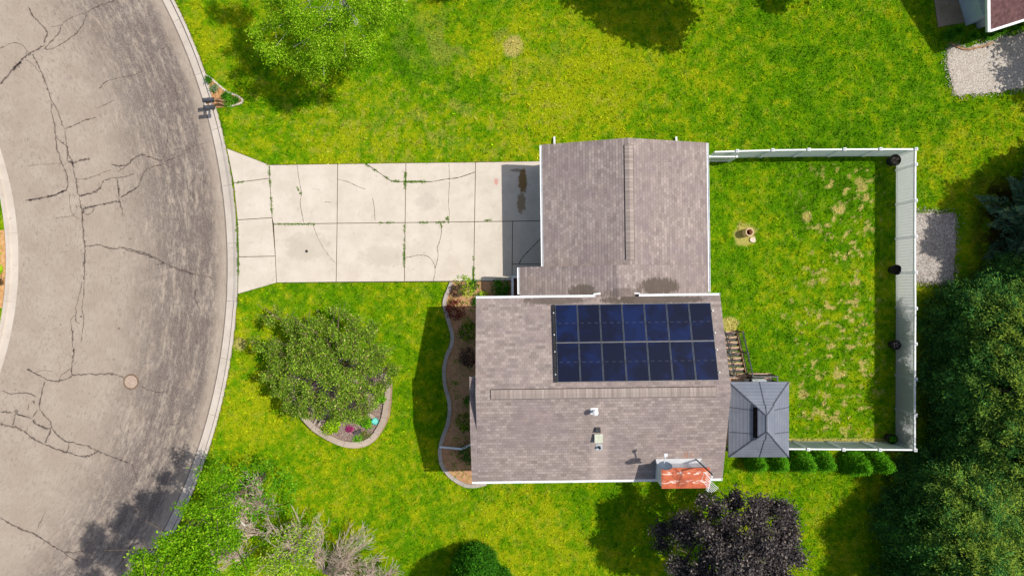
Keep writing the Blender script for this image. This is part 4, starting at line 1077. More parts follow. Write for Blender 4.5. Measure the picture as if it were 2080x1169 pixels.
# pole stubs by the garage end of the fence
B = MB(); y = top(1449, 315)[1]; x0, x1 = P(1440, 315, 1.4)[0], P(1498, 315, 1.4)[0]
B.box(x0, x1, y - .03, y + .03, 1.36, 1.42); B.box(x0, x1, y - .024, y + .024, .1, .16)
for i in range(10): xx = x0 + (x1 - x0) * (i + .5) / 10; B.box(xx - .02, xx + .02, y - .018, y + .018, .161, 1.359)
for xx in (x0 + .04, x1 - .04): B.box(xx - .05, xx + .05, y - .05, y + .05, 0, 1.46)
tag(B.build('gate', WHITE), 'low white picket gate leaning inside the fence beside the garage corner', 'gate')

# ---- hardtop gazebo on the deck
DZ = 1.7
gz = 3.9
gc = [P(1482, 775, gz), P(1602, 775, gz), P(1603, 927, gz), P(1478, 928.5, gz)]
gx0, gx1 = (gc[0][0] + gc[3][0]) / 2, (gc[1][0] + gc[2][0]) / 2
gy1, gy0 = (gc[0][1] + gc[1][1]) / 2, (gc[2][1] + gc[3][1]) / 2
cxg, cyg = (gx0 + gx1) / 2, (gy0 + gy1) / 2
gaz = thing('gazebo', 'grey metal hardtop gazebo with a two-tier hipped roof on the back deck', 'gazebo', (cxg, cyg, DZ), math.radians(.3))
g = N('gazebo_panels'); uv = g.coord('UV'); s = g.n('SeparateXYZ'); g.l(uv, s.inputs[0]); v = g.coord()
ln = g.math('ABSOLUTE', g.math('SUBTRACT', g.math('FRACT', g.math('MULTIPLY', s.outputs[1], 5.6)), .5))
c = g.mix(g.ramp(g.noise(v, 1.5, 4), .35, .7), C(132, 137, 150, .9), C(144, 149, 162, .9))
c = g.mix(g.math('MULTIPLY', g.ramp(ln, .4, .48), .5), c, C(80, 85, 98, .9))
GPAN = g.bsdf(c, .5, .25, .45, ln, .35, .02)
def hip(B, x0, x1, y0, y1, ze, rx0, rx1, ry0, ry1, zr, mat=0, th=.04):
    E = [(x0, y0, ze), (x1, y0, ze), (x1, y1, ze), (x0, y1, ze)]; R = [(rx0, ry0, zr), (rx1, ry0, zr), (rx1, ry1, zr), (rx0, ry1, zr)]
    for i in range(4):
        j = (i + 1) % 4
        a, b, c_, d = Vector(E[i]), Vector(E[j]), Vector(R[j]), Vector(R[i])
        al = (b - a).normalized(); up = ((c_ + d) / 2 - (a + b) / 2); up = (up - al * up.dot(al)).normalized()
        u = [((p - a).dot(al), (p - a).dot(up)) for p in (a, b, c_, d)]
        q = [tuple(p) for p in (a, b, c_, d)]
        if (c_ - d).length < 1e-4: q, u = q[:3], u[:3]
        B.poly(q, mat, u); B.poly([(p[0], p[1], p[2] - th) for p in q[::-1]], mat, u[::-1])
        B.poly([(E[i][0], E[i][1], ze - .1), (E[j][0], E[j][1], ze - .1), E[j], E[i]], mat, [(0, .3), (1, .3), (1, .31), (0, .31)])
zr = 4.85; rl = .42
fx, fy = .37, .36
B = MB()
kz = .74
hx, hy = (gx1 - gx0) / 2, (gy1 - gy0) / 2
xm = lambda s, k: cxg + s * hx * (1 - k)
# lower tier stops at k, upper tier starts a little outside it, 9 cm higher
ry = hy - hx
zk = lambda k: gz + (zr - gz) * k
hip(B, gx0, gx1, gy0, gy1, gz, xm(-1, kz), xm(1, kz), cyg - ry - (hy - ry) * (1 - kz), cyg + ry + (hy - ry) * (1 - kz), zk(kz))
lower = B.build('roof', GPAN, gaz)
B = MB(); k2 = .68
hip(B, xm(-1, k2), xm(1, k2), cyg - ry - (hy - ry) * (1 - k2), cyg + ry + (hy - ry) * (1 - k2), zk(k2) + .12, cxg - .012, cxg + .012, cyg - ry, cyg + ry, zr + .12, 0, .03)
B.build('upper_roof', GPAN, gaz)
B = MB()
for sx in (-1, 1):
    for sy in (-1, 1):
        B.beam((cxg + sx * hx, cyg + sy * hy, gz + .012), (xm(sx, kz), cyg + sy * (ry + (hy - ry) * (1 - kz)), zk(kz) + .012), .05, .03)
        B.beam((xm(sx, k2), cyg + sy * (ry + (hy - ry) * (1 - k2)), zk(k2) + .132), (cxg, cyg + sy * ry, zr + .135), .045, .03)
for f_ in (-.33, .33):
    for sx in (-1, 1):
        B.beam((cxg + sx * hx, cyg + f_ * hy, gz + .012), (xm(sx, kz), cyg + f_ * hy * .92, zk(kz) + .012), .035, .02)
for sy in (-1, 1):
    B.beam((cxg + .03, cyg + sy * hy, gz + .012), (cxg + .05, cyg + sy * (ry + (hy - ry) * (1 - kz)), zk(kz) + .012), .035, .02)
    B.beam((cxg + .05, cyg + sy * (ry + (hy - ry) * (1 - k2)), zk(k2) + .135), (cxg, cyg + sy * ry, zr + .135), .035, .02)
B.beam((cxg, cyg - ry, zr + .13), (cxg, cyg + ry, zr + .13), .06, .05)
B.build('roof_seam', mat_noise('seam_metal', C(84, 88, 98, .85), C(98, 102, 112, .85), 3, 2, .5, .3, .4, 0), gaz)
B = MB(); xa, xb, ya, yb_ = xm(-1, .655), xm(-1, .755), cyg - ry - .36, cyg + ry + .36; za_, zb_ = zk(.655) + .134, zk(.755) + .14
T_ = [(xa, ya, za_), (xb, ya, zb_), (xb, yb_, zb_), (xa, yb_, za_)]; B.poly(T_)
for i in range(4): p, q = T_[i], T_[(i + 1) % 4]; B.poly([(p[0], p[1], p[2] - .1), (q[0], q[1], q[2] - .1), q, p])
B.build('slot_and_gap_shade', mat_noise('gap_shade_black', C(8, 8, 10), C(16, 16, 18), 5, 2, .9, 0, .05, 0), gaz)  # black slab in place of the shadow in the gap between the tiers
B = MB()
for sx in (-1, 1):
    for sy in (-1, 1): B.box(cxg + sx * (hx - .18) - .06, cxg + sx * (hx - .18) + .06, cyg + sy * (hy - .18) - .06, cyg + sy * (hy - .18) + .06, DZ, gz - .02)
    B.box(cxg + sx * (hx - .18) - .03, cxg + sx * (hx - .18) + .03, cyg - hy + .25, cyg + hy - .25, gz - .16, gz - .08)
B.build('post', DARKMETAL, gaz)

# ---- deck with stairs
deck = thing('deck', 'raised timber deck with black railings and a straight flight of steps', 'deck', (11.4, -6.2, 0))
dx0, dx1, dy0, dy1 = 9.45, 13.28, -8.05, -4.36
B = MB(); n = 27
for i in range(n): x = dx0 + (dx1 - dx0) * i / n; B.box(x + .004, x + (dx1 - dx0) / n - .004, dy0, dy1, DZ - .03, DZ)
B.build('boards', DECKWOOD, deck)
B = MB(); B.box(dx0, dx1, dy0 + .02, dy0 + .06, DZ - .25, DZ - .031); B.box(dx0, dx1, dy1 - .06, dy1 - .02, DZ - .25, DZ - .031); B.box(dx1 - .06, dx1 - .02, dy0 + .061, dy1 - .061, DZ - .25, DZ - .031)
for x in (dx0 + .2, 11.4, dx1 - .2):
    for y in (dy0 + .2, dy1 - .2): B.box(x - .06, x + .06, y - .06, y + .06, 0, DZ - .031)
B.build('frame', WOOD, deck)
sx0, sx1 = 11.1, 12.02
NT = 8; sy0, sy1 = dy1, P(1500, 672, .19)[1]
run = (sy1 - sy0) / NT; rise = DZ / (NT + 1)
TREADG = mat_noise('grey_tread', C(96, 90, 88, .85), C(118, 110, 106, .85), 6, 4, .85, 0, .15, .3)
stairs_m = mat_noise('tread_wood', C(206, 168, 138, .85), C(226, 196, 168, .85), 6, 4, .85, 0, .15, .3)
for i in range(NT):
    z = DZ - rise * (i + 1); y = sy0 + run * i
    B = MB(); B.box(sx0 + .04, sx1 - .04, min(y + run * .05, y + run * .55), max(y + run * .05, y + run * .55), z - .035, z, 1); B.box(sx0 + .04, sx1 - .04, min(y + run * .57, y + run * .985), max(y + run * .57, y + run * .985), z - .035, z)
    B.build('tread', [stairs_m, TREADG], deck)
B = MB()
for x in (sx0, sx1 - .04): B.poly([(x, sy0, DZ - .03), (x, sy0, DZ - .34), (x, sy1, 0.0), (x, sy1, .19)]); B.poly([(x + .039, sy0, DZ - .03), (x + .039, sy1, .19), (x + .039, sy1, 0.0), (x + .039, sy0, DZ - .34)]); B.poly([(x, sy0, DZ - .03), (x, sy1, .19), (x + .039, sy1, .19), (x + .039, sy0, DZ - .03)])
B.build('stringer', WOOD, deck)
def rail(name, pts, posts=True, step=.12, top_w=.06):
    """pts on the walking line; the rail rises .95 m above them"""
    B = MB(); h = .95
    for a, b in zip(pts[:-1], pts[1:]):
        a, b = Vector(a), Vector(b); Z = Vector((0, 0, 1))
        B.beam(a + Z * h, b + Z * h, top_w, .045); B.beam(a + Z * .1, b + Z * .1, .04, .035)
        L = (b - a).length; k = int(L / step)
        for i in range(1, k): p = a.lerp(b, i / k); B.box(p.x - .011, p.x + .011, p.y - .011, p.y + .011, p.z + .1, p.z + h - .02)
    for p in pts: B.box(p[0] - .04, p[0] + .04, p[1] - .04, p[1] + .04, max(0, p[2] - .3), p[2] + h + .03)
    return B.build(name, RAILM, deck)
RAILM = mat_noise('railing_metal', C(58, 60, 62), C(80, 84, 86), 6, 2, .5, .2, .4, 0)
mid = lambda x: (x, (sy0 + sy1) / 2, (DZ + .19) / 2)
rail('stair_railing', [(sx1, sy0 - .03, DZ), mid(sx1), (sx1, sy1, .17)])
rail('stair_railing', [(sx0, sy0 - .03, DZ), mid(sx0), (sx0, sy1, .17)])
rail('deck_railing', [(sx1 + .09, dy1 - .06, DZ), (dx1 - .05, dy1 - .06, DZ), (dx1 - .05, dy0 + .05, DZ), (dx0 + .5, dy0 + .05, DZ)])
rail('deck_railing', [(dx0 + .1, dy1 - .06, DZ), (sx0 - .09, dy1 - .06, DZ)])

# ---- gas grill under the gazebo edge
gr = thing('gas_grill', 'small gas grill with a silver lid half under the gazebo eave', 'grill', (12.35, -4.72, DZ))
B = MB(); B.box(11.98, 12.72, -4.98, -4.52, DZ + .12, DZ + .72); B.build('cart', BLACK, gr)
B = MB(); q = [(-.24, 0), (-.24, .1), (-.12, .22), (.08, .24), (.2, .12), (.22, 0)]
B.poly([(12.0, -4.75 + a, DZ + .76 + b) for a, b in q]); B.poly([(12.7, -4.75 + a, DZ + .76 + b) for a, b in q][::-1])
for (a, b), (c_, d) in zip(q, q[1:] + q[:1]): B.poly([(12.0, -4.75 + c_, DZ + .76 + d), (12.0, -4.75 + a, DZ + .76 + b), (12.7, -4.75 + a, DZ + .76 + b), (12.7, -4.75 + c_, DZ + .76 + d)])
B.build('lid', GALV, gr)
B = MB(); B.box(12.73, 13.05, -4.95, -4.55, DZ + .7, DZ + .74); B.box(11.65, 11.97, -4.95, -4.55, DZ + .7, DZ + .74); B.build('side_shelf', BLACK, gr)
B = MB()
for x in (12.05, 12.65):
    for y in (-4.9, -4.6): B.lathe((x, y, DZ), [(.03, 0), (.03, .12)], 8)
B.build('leg', BLACK, gr)

# ---- clay flue ring in the yard
fp = P(1523, 471, .62)
CLAY = mat_noise('pale_clay', C(226, 190, 150, .85), C(240, 210, 176, .85), 8, 4, .85, 0, .15, .3)
fr = thing('clay_flue', 'pale round clay flue pipe standing upright on a bare patch of the yard', 'clay pipe', (fp[0], fp[1], 0))
B = MB(); B.lathe((fp[0], fp[1], 0), [(.215, 0), (.215, .62), (.165, .62), (.165, .05)], 28); B.build('pipe', CLAY, fr, smooth=False)
B = MB(); B.lathe((fp[0], fp[1], 0), [(.165, .06), (0, .07)], 24); B.build('soil', BLACK, fr)
sp_ = P(1529, 487, .06)
B = MB(); B.prism([(sp_[0] + x, sp_[1] + y) for x, y in [(-.16, .02), (-.1, .14), (.04, .17), (.13, .12), (.15, -.08), (.03, -.15), (-.12, -.09)]], 0, .09)
tag(B.build('flat_stone', mat_noise('pale_stone', C(216, 196, 170, .85), C(232, 216, 196, .85), 6, 4, .9)), 'pale flat stone lying against the clay flue pipe', 'stone')

# ---- manhole and valve covers
mp = P(266, 775, -.118)
IRON = mat_noise('manhole_iron', C(176, 154, 138, .88), C(196, 174, 156, .88), 9, 4, .8, 0, .3, .3)
mh = thing('manhole_cover', 'round rust-tan manhole cover set in the road', 'manhole cover', (mp[0], mp[1], -.125))
B = MB(); B.lathe((mp[0], mp[1], -.125), [(.335, 0), (.335, .008), (0, .0095)], 30)
for x in np.arange(-.24, .25, .08):
    for y in np.arange(-.24, .25, .08):
        if x * x + y * y < .075: B.box(mp[0] + x - .02, mp[0] + x + .02, mp[1] + y - .02, mp[1] + y + .02, -.117, -.112)
B.build('lid', IRON, mh)
B = MB(); B.lathe((mp[0], mp[1], -.125), [(.43, 0), (.43, .006), (.345, .0065), (.345, 0)], 30); B.build('ring', mat_noise('dark_collar', C(104, 84, 68), C(140, 118, 98), 6), mh)
vp = gp(623, 510)
B = MB(); B.lathe((vp[0], vp[1], .03), [(.075, 0), (.075, .008), (.05, .008), (.05, .004), (0, .004)], 18)
tag(B.build('valve_cover', BLACK), 'small round black valve cover in the driveway slab', 'valve cover')

# ---- twin mailbox stand
mb = P(428, 206, 0)
mz = 1.05
mst = thing('mailbox_stand', 'timber stand at the kerb carrying two dark grey mailboxes', 'mailbox stand', (P(450, 208, 0)[0], P(450, 208, 0)[1], 0))
B = MB(); base_ = P(455, 210, 0); 
B.beam(base_, (base_[0], base_[1], .95), .1); B.beam((base_[0], base_[1], .9), P(419, 210, .9), .09)
B.beam(P(423, 198, .98), P(423, 224, .98), .09, .05); B.beam(P(433, 198, .98), P(433, 224, .98), .09, .05); B.beam(P(463, 206, .0), (base_[0] - .1, base_[1], .86), .07); B.beam(P(463, 216, 0), (base_[0] - .3, base_[1], .84), .07)
B.build('post', WOOD, mst)
def mailbox(px, py):
    B = MB(); c = P(px, py, mz + .12); L, w = .52, .1
    prof = [(-w, -.11), (w, -.11), (w, .04)] + [(w * math.cos(a), .04 + w * math.sin(a)) for a in np.linspace(.3, PI - .3, 7)] + [(-w, .04)]
    a0, a1 = c[0] - L / 2, c[0] + L / 2
    tl = .08
    f = lambda x, y, z: (x, c[1] + y + (x - c[0]) * tl, c[2] + z)
    B.poly([f(a0, y, z) for y, z in prof][::-1]); B.poly([f(a1, y, z) for y, z in prof])
    for (y0, z0), (y1, z1) in zip(prof, prof[1:] + prof[:1]): B.poly([f(a0, y0, z0), f(a1, y0, z0), f(a1, y1, z1), f(a0, y1, z1)])
    o = B.build('mailbox', mat_noise('mailbox_grey', C(70, 72, 80, .9), C(88, 90, 98, .9), 5, 3, .5, .1, .4, 0), mst)
    B = MB(); B.box(a0 - .015, a0 - .002, c[1] - w * 1.05 - .02, c[1] + w * 1.05 - .02, c[2] - .115, c[2] + .13); B.build('door', DARKMETAL, o)
mailbox(423.5, 203); mailbox(425.5, 218)

# ---- edging of the beds
STONE = mat_concrete('edging_stone', C(168, 160, 150, .85), C(196, 186, 174, .85), C(120, 112, 100, .85), .4)
def wall_blocks(line, w, z0, z1, blk, closed=False, jit=.015, seed=1, tilt=0.0):
    """curved row of separate stones in one mesh"""
    B = MB(); rnd = random.Random(seed)
    ln = spline(line, 10, closed); 
    if closed: ln.append(ln[0])
    acc = [0.0]
    for a, b in zip(ln[:-1], ln[1:]): acc.append(acc[-1] + math.hypot(b[0] - a[0], b[1] - a[1]))
    def at(s):
        s = min(max(s, 0), acc[-1] - 1e-6)
        for i in range(len(acc) - 1):
            if acc[i + 1] >= s:
                t = (s - acc[i]) / max(acc[i + 1] - acc[i], 1e-9); a, b = ln[i], ln[i + 1]; d = math.hypot(b[0] - a[0], b[1] - a[1])
                return (a[0] + (b[0] - a[0]) * t, a[1] + (b[1] - a[1]) * t), ((b[0] - a[0]) / d, (b[1] - a[1]) / d)
    n = int(acc[-1] / blk)
    for i in range(n):
        s0, s1 = acc[-1] * i / n + .006, acc[-1] * (i + 1) / n - .006
        q = []
        j = rnd.gauss(0, jit); h = rnd.gauss(0, jit * .5); k = 3
        L_, R_ = [], []
        for m in range(k + 1):
            p, t = at(s0 + (s1 - s0) * m / k)
            L_.append((p[0] - t[1] * (w / 2 + j), p[1] + t[0] * (w / 2 + j))); R_.append((p[0] + t[1] * (w / 2 - j), p[1] - t[0] * (w / 2 - j)))
        B.prism(L_ + R_[::-1], z0, z1 + h)
    return B
tag(wall_blocks(BED_LINE, .2, -.02, .14, .6, seed=2, jit=.008).build('bed_edging', STONE), 'winding grey concrete edging along the front bed of the house', 'edging')
rb_ = thing('raised_bed_wall', 'weathered stone ring wall of the raised bed under the crabapple tree', 'garden wall', (*RING[10], 0))
inner = RING
wall_blocks(RING, .3, 0, .34, .95, True, .012, 3).build('coping', mat_concrete('coping_stone', C(176, 160, 144, .85), C(200, 184, 168, .85), C(128, 112, 96, .85), .5), rb_)
out_ = [tuple(np.array(p) + (np.array(p) - np.array(gp(700, 815))) * .045) for p in RING]
wall_blocks(out_, .2, 0, .2, .5, True, .012, 4).build('lower_course', mat_concrete('lower_stone', C(166, 140, 112, .85), C(190, 162, 132, .85), C(120, 100, 80, .85), .5), rb_)
tag(wall_blocks([MBED[i] for i in range(0, 8)], .1, -.02, .09, .22, seed=5, jit=.012).build('bed_border', mat_noise('pale_edging', C(206, 190, 170, .85), C(226, 212, 196, .85), 6)), 'pale small-stone border of the wedge-shaped bed by the mailboxes', 'edging')
bx = [gp(1928, 88), gp(1945, 97), gp(1965, 101), gp(1990, 97), gp(2015, 86)]
tag(wall_blocks(bx, .1, -.02, .1, .5, seed=6).build('bed_border', WOOD), 'curved brown edging in front of the neighbour house', 'edging')

# loose stones, pot and gazing bowl in the ring bed
for nm, lab, px, py, sx, sy, rz, z, m in [
    ('flat_stone', 'long slanting grey stone slab behind the turquoise bowl', 750, 842, .75, .2, -.55, .28, 'a'), ('flat_stone', 'upright pale stone at the west end of the ring bed', 640, 857, .13, .36, -.5, .3, 'a'),
    ('flat_stone', 'wider grey stone beside the lime-green plant', 651, 857, .14, .42, -.6, .3, 'a'), ('dark_rock', 'dark lumpy rock next to the pink flowers', 726, 877, .45, .22, .4, .3, 'd')]:
    c = P(px, py, z); B = MB(); rnd = random.Random(px)
    q = [(sx * .5 * math.copysign(abs(math.cos(a)) ** .4, math.cos(a)) * rnd.uniform(.85, 1.05), sy * .5 * math.copysign(abs(math.sin(a)) ** .4, math.sin(a)) * rnd.uniform(.85, 1.05)) for a in np.linspace(0, 2 * PI, 14, endpoint=False)]
    q = [(c[0] + x * math.cos(rz) - y * math.sin(rz), c[1] + x * math.sin(rz) + y * math.cos(rz)) for x, y in q]
    B.prism(q, .18, z + .02)
    q2 = [((x - c[0]) * .8 + c[0], (y - c[1]) * .8 + c[1]) for x, y in q]; B.prism(q2, z + .02, z + .05)
    tag(B.build(nm, mat_noise('slab_stone', C(170, 156, 142, .85), C(196, 182, 168, .85), 7, 4, .9, 0, .1, .5) if m == 'a' else mat_noise('dark_stone', C(58, 54, 58), C(96, 90, 90), 6, 4, .9, 0, .1, .6)), lab, 'stone')
tp = P(762, 855, .36)
tb = thing('garden_bowl', 'turquoise glazed bowl at the east side of the ring bed', 'bowl', (tp[0], tp[1], .2))
TURQ = mat_noise('turquoise_glaze', C(56, 178, 160, .85), C(96, 210, 192, .85), 7, 3, .25, 0, .5, .05)
B = MB(); B.lathe((tp[0], tp[1], .2), [(.08, 0), (.16, .08), (.185, .17), (.155, .17), (.11, .1), (0, .08)], 22); B.build('bowl', TURQ, tb)
B = MB(); B.lathe((tp[0], tp[1], .2), [(.14, .14), (0, .142)], 18); B.build('water', mat_noise('bowl_water', C(120, 220, 206, .85), C(150, 232, 220, .85), 4, 2, .1), tb)

# ---- black pots along the inside of the east fence
pots = []
for px, py, r, lab, m in [(1818, 325, .3, 'broad black pot of dead stems in the north-east fence corner', 0), (1820.5, 547.5, .27, 'empty black pot by the east fence beside the gravel pad', 1),
                          (1819.5, 700, .255, 'black ring-topped pot of dry soil midway down the east fence', 2), (1812.5, 891, .27, 'black pot of green leaves in the south-east fence corner', 3)]:
    p = P(px, py, .5)
    t = thing('plant_pot', lab, 'plant pot', (p[0], p[1], 0), 0, 'black pots along the east fence')
    B = MB(); B.lathe((0, 0, 0), [(r * .72, 0), (r * .95, .5), (r, .5), (r, .55), (r * .9, .55), (r * .86, .4)], 24); B.build('pot', BLACK, t, local=True)
    B = MB(); B.lathe((0, 0, 0), [(r * .87, .4 if m == 1 else .47), (0, .41 if m == 1 else .5)], 20); B.build('soil', mat_noise('potting_soil', C(34, 28, 24), C(74, 62, 52) if m in (0, 2) else C(44, 36, 30), 14, 4, .95), t, local=True)
    pots.append((t, p, r, m))

# ---- neighbour house in the corner
nh = thing('neighbour_house', 'white-sided neighbour house with a plum-brown roof in the corner', 'house', gp(2010, 20) + (0,))
w0, w1, w2 = gp(1976, 62), gp(1956, -40), gp(2110, 25)
B = MB(); u = np.array(gp(2076, 35)) - np.array(gp(1976, 64)); u = u / np.hypot(*u); v_ = np.array([-u[1], u[0]])
c0_ = np.array(gp(1985, 60)); pt = lambda a, b: tuple(c0_ + u * a + v_ * b)
B.prism([pt(0, 0), pt(9, 0), pt(9, 8), pt(0, 8)], 0, 2.1); B.build('wall', SIDING, nh)
B = MB(); B.prism([pt(-.55, .35), pt(-.005, .35), pt(-.005, 8), pt(-.55, 8)], 0, 1.4); B.build('lean_to', mat_noise('shade_blue_siding', C(196, 208, 222, .85), C(206, 216, 228, .85), 2), nh)  # blue cast of the shaded wall put into the siding colour
ro = P(2010, 61, 2.25); rv_ = P(2080, 38.5, 2.25); uu = Vector(rv_) - Vector(ro); uu.z = 0; uu.normalize(); vv = Vector((-uu.y, uu.x, 0))
E = lambda a, b, z: tuple(Vector((ro[0], ro[1], 0)) + uu * a + vv * b + Vector((0, 0, z)))
PLUM = mat_noise('plum_shingles', C(98, 70, 72, .85), C(126, 92, 92, .85), 5, 5, .9, 0, .15, .5, .02)
B = MB()
roof_slope(B, E(0, 0, 2.25), E(12, 0, 2.25), tuple(vv * .92 + Vector((0, 0, .4))), 5)
nr = B.build('roof', [PLUM, WHITE], nh)
B = MB(); B.beam(E(.0, -.06, 2.2), E(12, -.06, 2.2), .12, .12); B.beam(E(-.07, -.06, 2.22), E(-.07, 4.6, 2.22 + 2.0), .16, .16); B.build('fascia', WHITE, nr)
# ================================================================== PLANTS
LEAFM = mat_leaf('leaf_green'); CONM = mat_leaf('conifer_green', .65, .2, .08, (1.1, 1.1, .6, 1)); PURM = mat_leaf('purple_leaf', .5, .1, .2, (1.2, .8, .9, 1))
TWIG = mat_noise('bare_twig', C(192, 172, 158, .98), C(220, 200, 184, .98), 6, 3, .85, 0, .1, .2)
PALEBARK = mat_noise('pale_bark', C(206, 198, 180, .9), C(230, 224, 208, .9), 8, 3, .8, 0, .1, .2)

def rand_dirs(r, n):
    v = r.normal(size=(n, 3)); return v / np.linalg.norm(v, axis=1, keepdims=True)

def leaf_quads(C_, size, r, up=.45, aspect=.55, out=None, outw=0.0, along=None):
    """one pointed leaf per centre; normals lean up (and outwards)"""
    n = len(C_)
    nrm = rand_dirs(r, n); nrm[:, 2] = np.abs(nrm[:, 2])
    nrm = nrm * (1 - up) + np.array([0, 0, 1]) * up
    if out is not None: nrm = nrm + out * outw
    nrm /= np.linalg.norm(nrm, axis=1, keepdims=True)
    t = rand_dirs(r, n) if along is None else along + .45 * rand_dirs(r, n)
    t -= nrm * (t * nrm).sum(1, keepdims=True); t /= np.linalg.norm(t, axis=1, keepdims=True) + 1e-9
    b = np.cross(nrm, t)
    L = (size * r.uniform(.6, 1.35, n))[:, None]; W = L * aspect
    V = np.empty((n, 4, 3))
    V[:, 0] = C_ - t * L * .5; V[:, 2] = C_ + t * L * .5
    V[:, 1] = C_ + b * W * .5 - nrm * L * .06 - t * L * .05; V[:, 3] = C_ - b * W * .5 - nrm * L * .06 - t * L * .05
    return V.reshape(-1, 3), np.arange(4 * n).reshape(-1, 4)

def leaf_cols(r, n, cols, wts, var=.22, clump=None):
    cols = np.array([c[:3] for c in cols]); w = np.array(wts) / sum(wts)
    k = r.choice(len(cols), n, p=w)
    c = cols[k] * r.uniform(1 - var, 1 + var, (n, 1))
    if clump is not None: c = c * clump[:, None]
    return np.repeat(c, 4, 0)

def clump_crown(name, clumps, dens, size, cols, wts, mat, parent, seed, spray=14, sr=.22, up=.45, aspect=.55, shell=.55, droop=0.0, gap=.0, split=0, fine=1.0):
    """leaves in sprays spread through a set of ellipsoid clumps (x, y, z, rx, rz)"""
    r = np.random.default_rng(seed)
    P_, A_, M_ = [], [], []
    if split:      # break each bough into smaller lumps so that gaps open between them
        cl = []
        for (x, y, z, rx, rz) in clumps:
            for d in rand_dirs(r, split):
                f = .78 * r.random() ** .5; q = r.uniform(.36, .56) * fine; cl.append((x + d[0] * rx * f, y + d[1] * rx * f, z + d[2] * rz * f, rx * q, rz * q * .8))
        clumps = cl
    for (x, y, z, rx, rz) in clumps:
        k = max(3, int(dens * rx * rx * 12 / spray))
        d = rand_dirs(r, k); rad = (shell + (1 - shell) * r.random(k)) ** .8 * r.uniform(.75, 1.12, k)
        s = d * rad[:, None] * np.array([rx, rx, rz]) + np.array([x, y, z])
        if gap: s = s[r.random(k) > gap]; d = d[:len(s)]; k = len(s)
        bright = r.uniform(.68, 1.28, k)
        o = r.normal(size=(k, spray, 3)) * sr * np.array([1, 1, .6])
        o[..., 2] -= droop * np.hypot(o[..., 0], o[..., 1])
        q = (s[:, None] + o).reshape(-1, 3); P_.append(q); M_.append(np.repeat(bright, spray))
        A_.append(o.reshape(-1, 3) + .02 * r.normal(size=(len(q), 3)))
    P_, A_, M_ = np.vstack(P_), np.vstack(A_), np.concatenate(M_)
    ok = P_[:, 2] > .03; P_, A_, M_ = P_[ok], A_[ok], M_[ok]
    A_ /= np.linalg.norm(A_, axis=1, keepdims=True) + 1e-9
    V, Q = leaf_quads(P_, size, r, up, aspect, along=A_)
    return np_mesh(name, V, Q, leaf_cols(r, len(P_), cols, wts, clump=M_), mat, parent)

def limbs(name, base, top, targets, r0, mat, parent, seed, twig=.02, sub=3, thin=1.0):
    """tapered trunk from base to top, limbs from it to each target, each with a few side shoots"""
    rnd = random.Random(seed); B = MB()
    b, t = Vector(base), Vector(top)
    n = 7; tr = []
    for i in range(n): f = i / (n - 1); p = b.lerp(t, f) + Vector((rnd.gauss(0, .05), rnd.gauss(0, .05), 0)) * (f > 0); tr.append(p)
    B.tube(tr, [r0 * (1.25 if i == 0 else 1) * (1 - .6 * i / (n - 1)) for i in range(n)], 9)
    for g_ in targets:
        g_ = Vector(g_); i = rnd.randint(2, n - 2); s = tr[i]; rr = r0 * (1 - .6 * i / (n - 1)) * .55 * thin
        m = s.lerp(g_, .5) + Vector((rnd.gauss(0, .15), rnd.gauss(0, .15), rnd.uniform(.05, .35)))
        B.tube([s, s.lerp(m, .5) + Vector((0, 0, .05)), m, m.lerp(g_, .5), g_], [rr, rr * .8, rr * .6, rr * .4, twig * .5], 6)
        for k in range(sub):
            f = rnd.uniform(.3, .9); p = m.lerp(g_, f); L = (g_ - s).length * rnd.uniform(.2, .4)
            d = ((g_ - s).normalized() + Vector((rnd.gauss(0, .6), rnd.gauss(0, .6), rnd.gauss(.1, .4)))).normalized()
            B.tube([p, p + d * L * .5, p + d * L + Vector((0, 0, -.05))], [rr * .3, rr * .2, twig * .4], 5)
    return B.build(name, mat, parent)

def W(px, py, z, rx, rz=None):
    x, y, _ = P(px, py, z); return (x, y, z, rx, rz or rx * .75)

def tree(name, label, gpx, clumps, dens, size, cols, wts, seed, trunk_h, r0=.16, mat=None, bark=None, group=None, cat='tree', lean=(0, 0), sub=3, limb=1.0, **kw):
    b = P(*gpx, 0)
    t = thing(name, label, cat, b, 0, group)
    limbs('trunk', b, (b[0] + lean[0], b[1] + lean[1], trunk_h), [(c[0], c[1], c[2]) for c in clumps], r0, bark or BARK, t, seed, sub=sub, thin=limb)
    clump_crown('crown', clumps, dens, size, cols, wts, mat or LEAFM, t, seed + 1, **kw)
    return t
L_ = lambda r, g, b: C(r, g, b, .95)

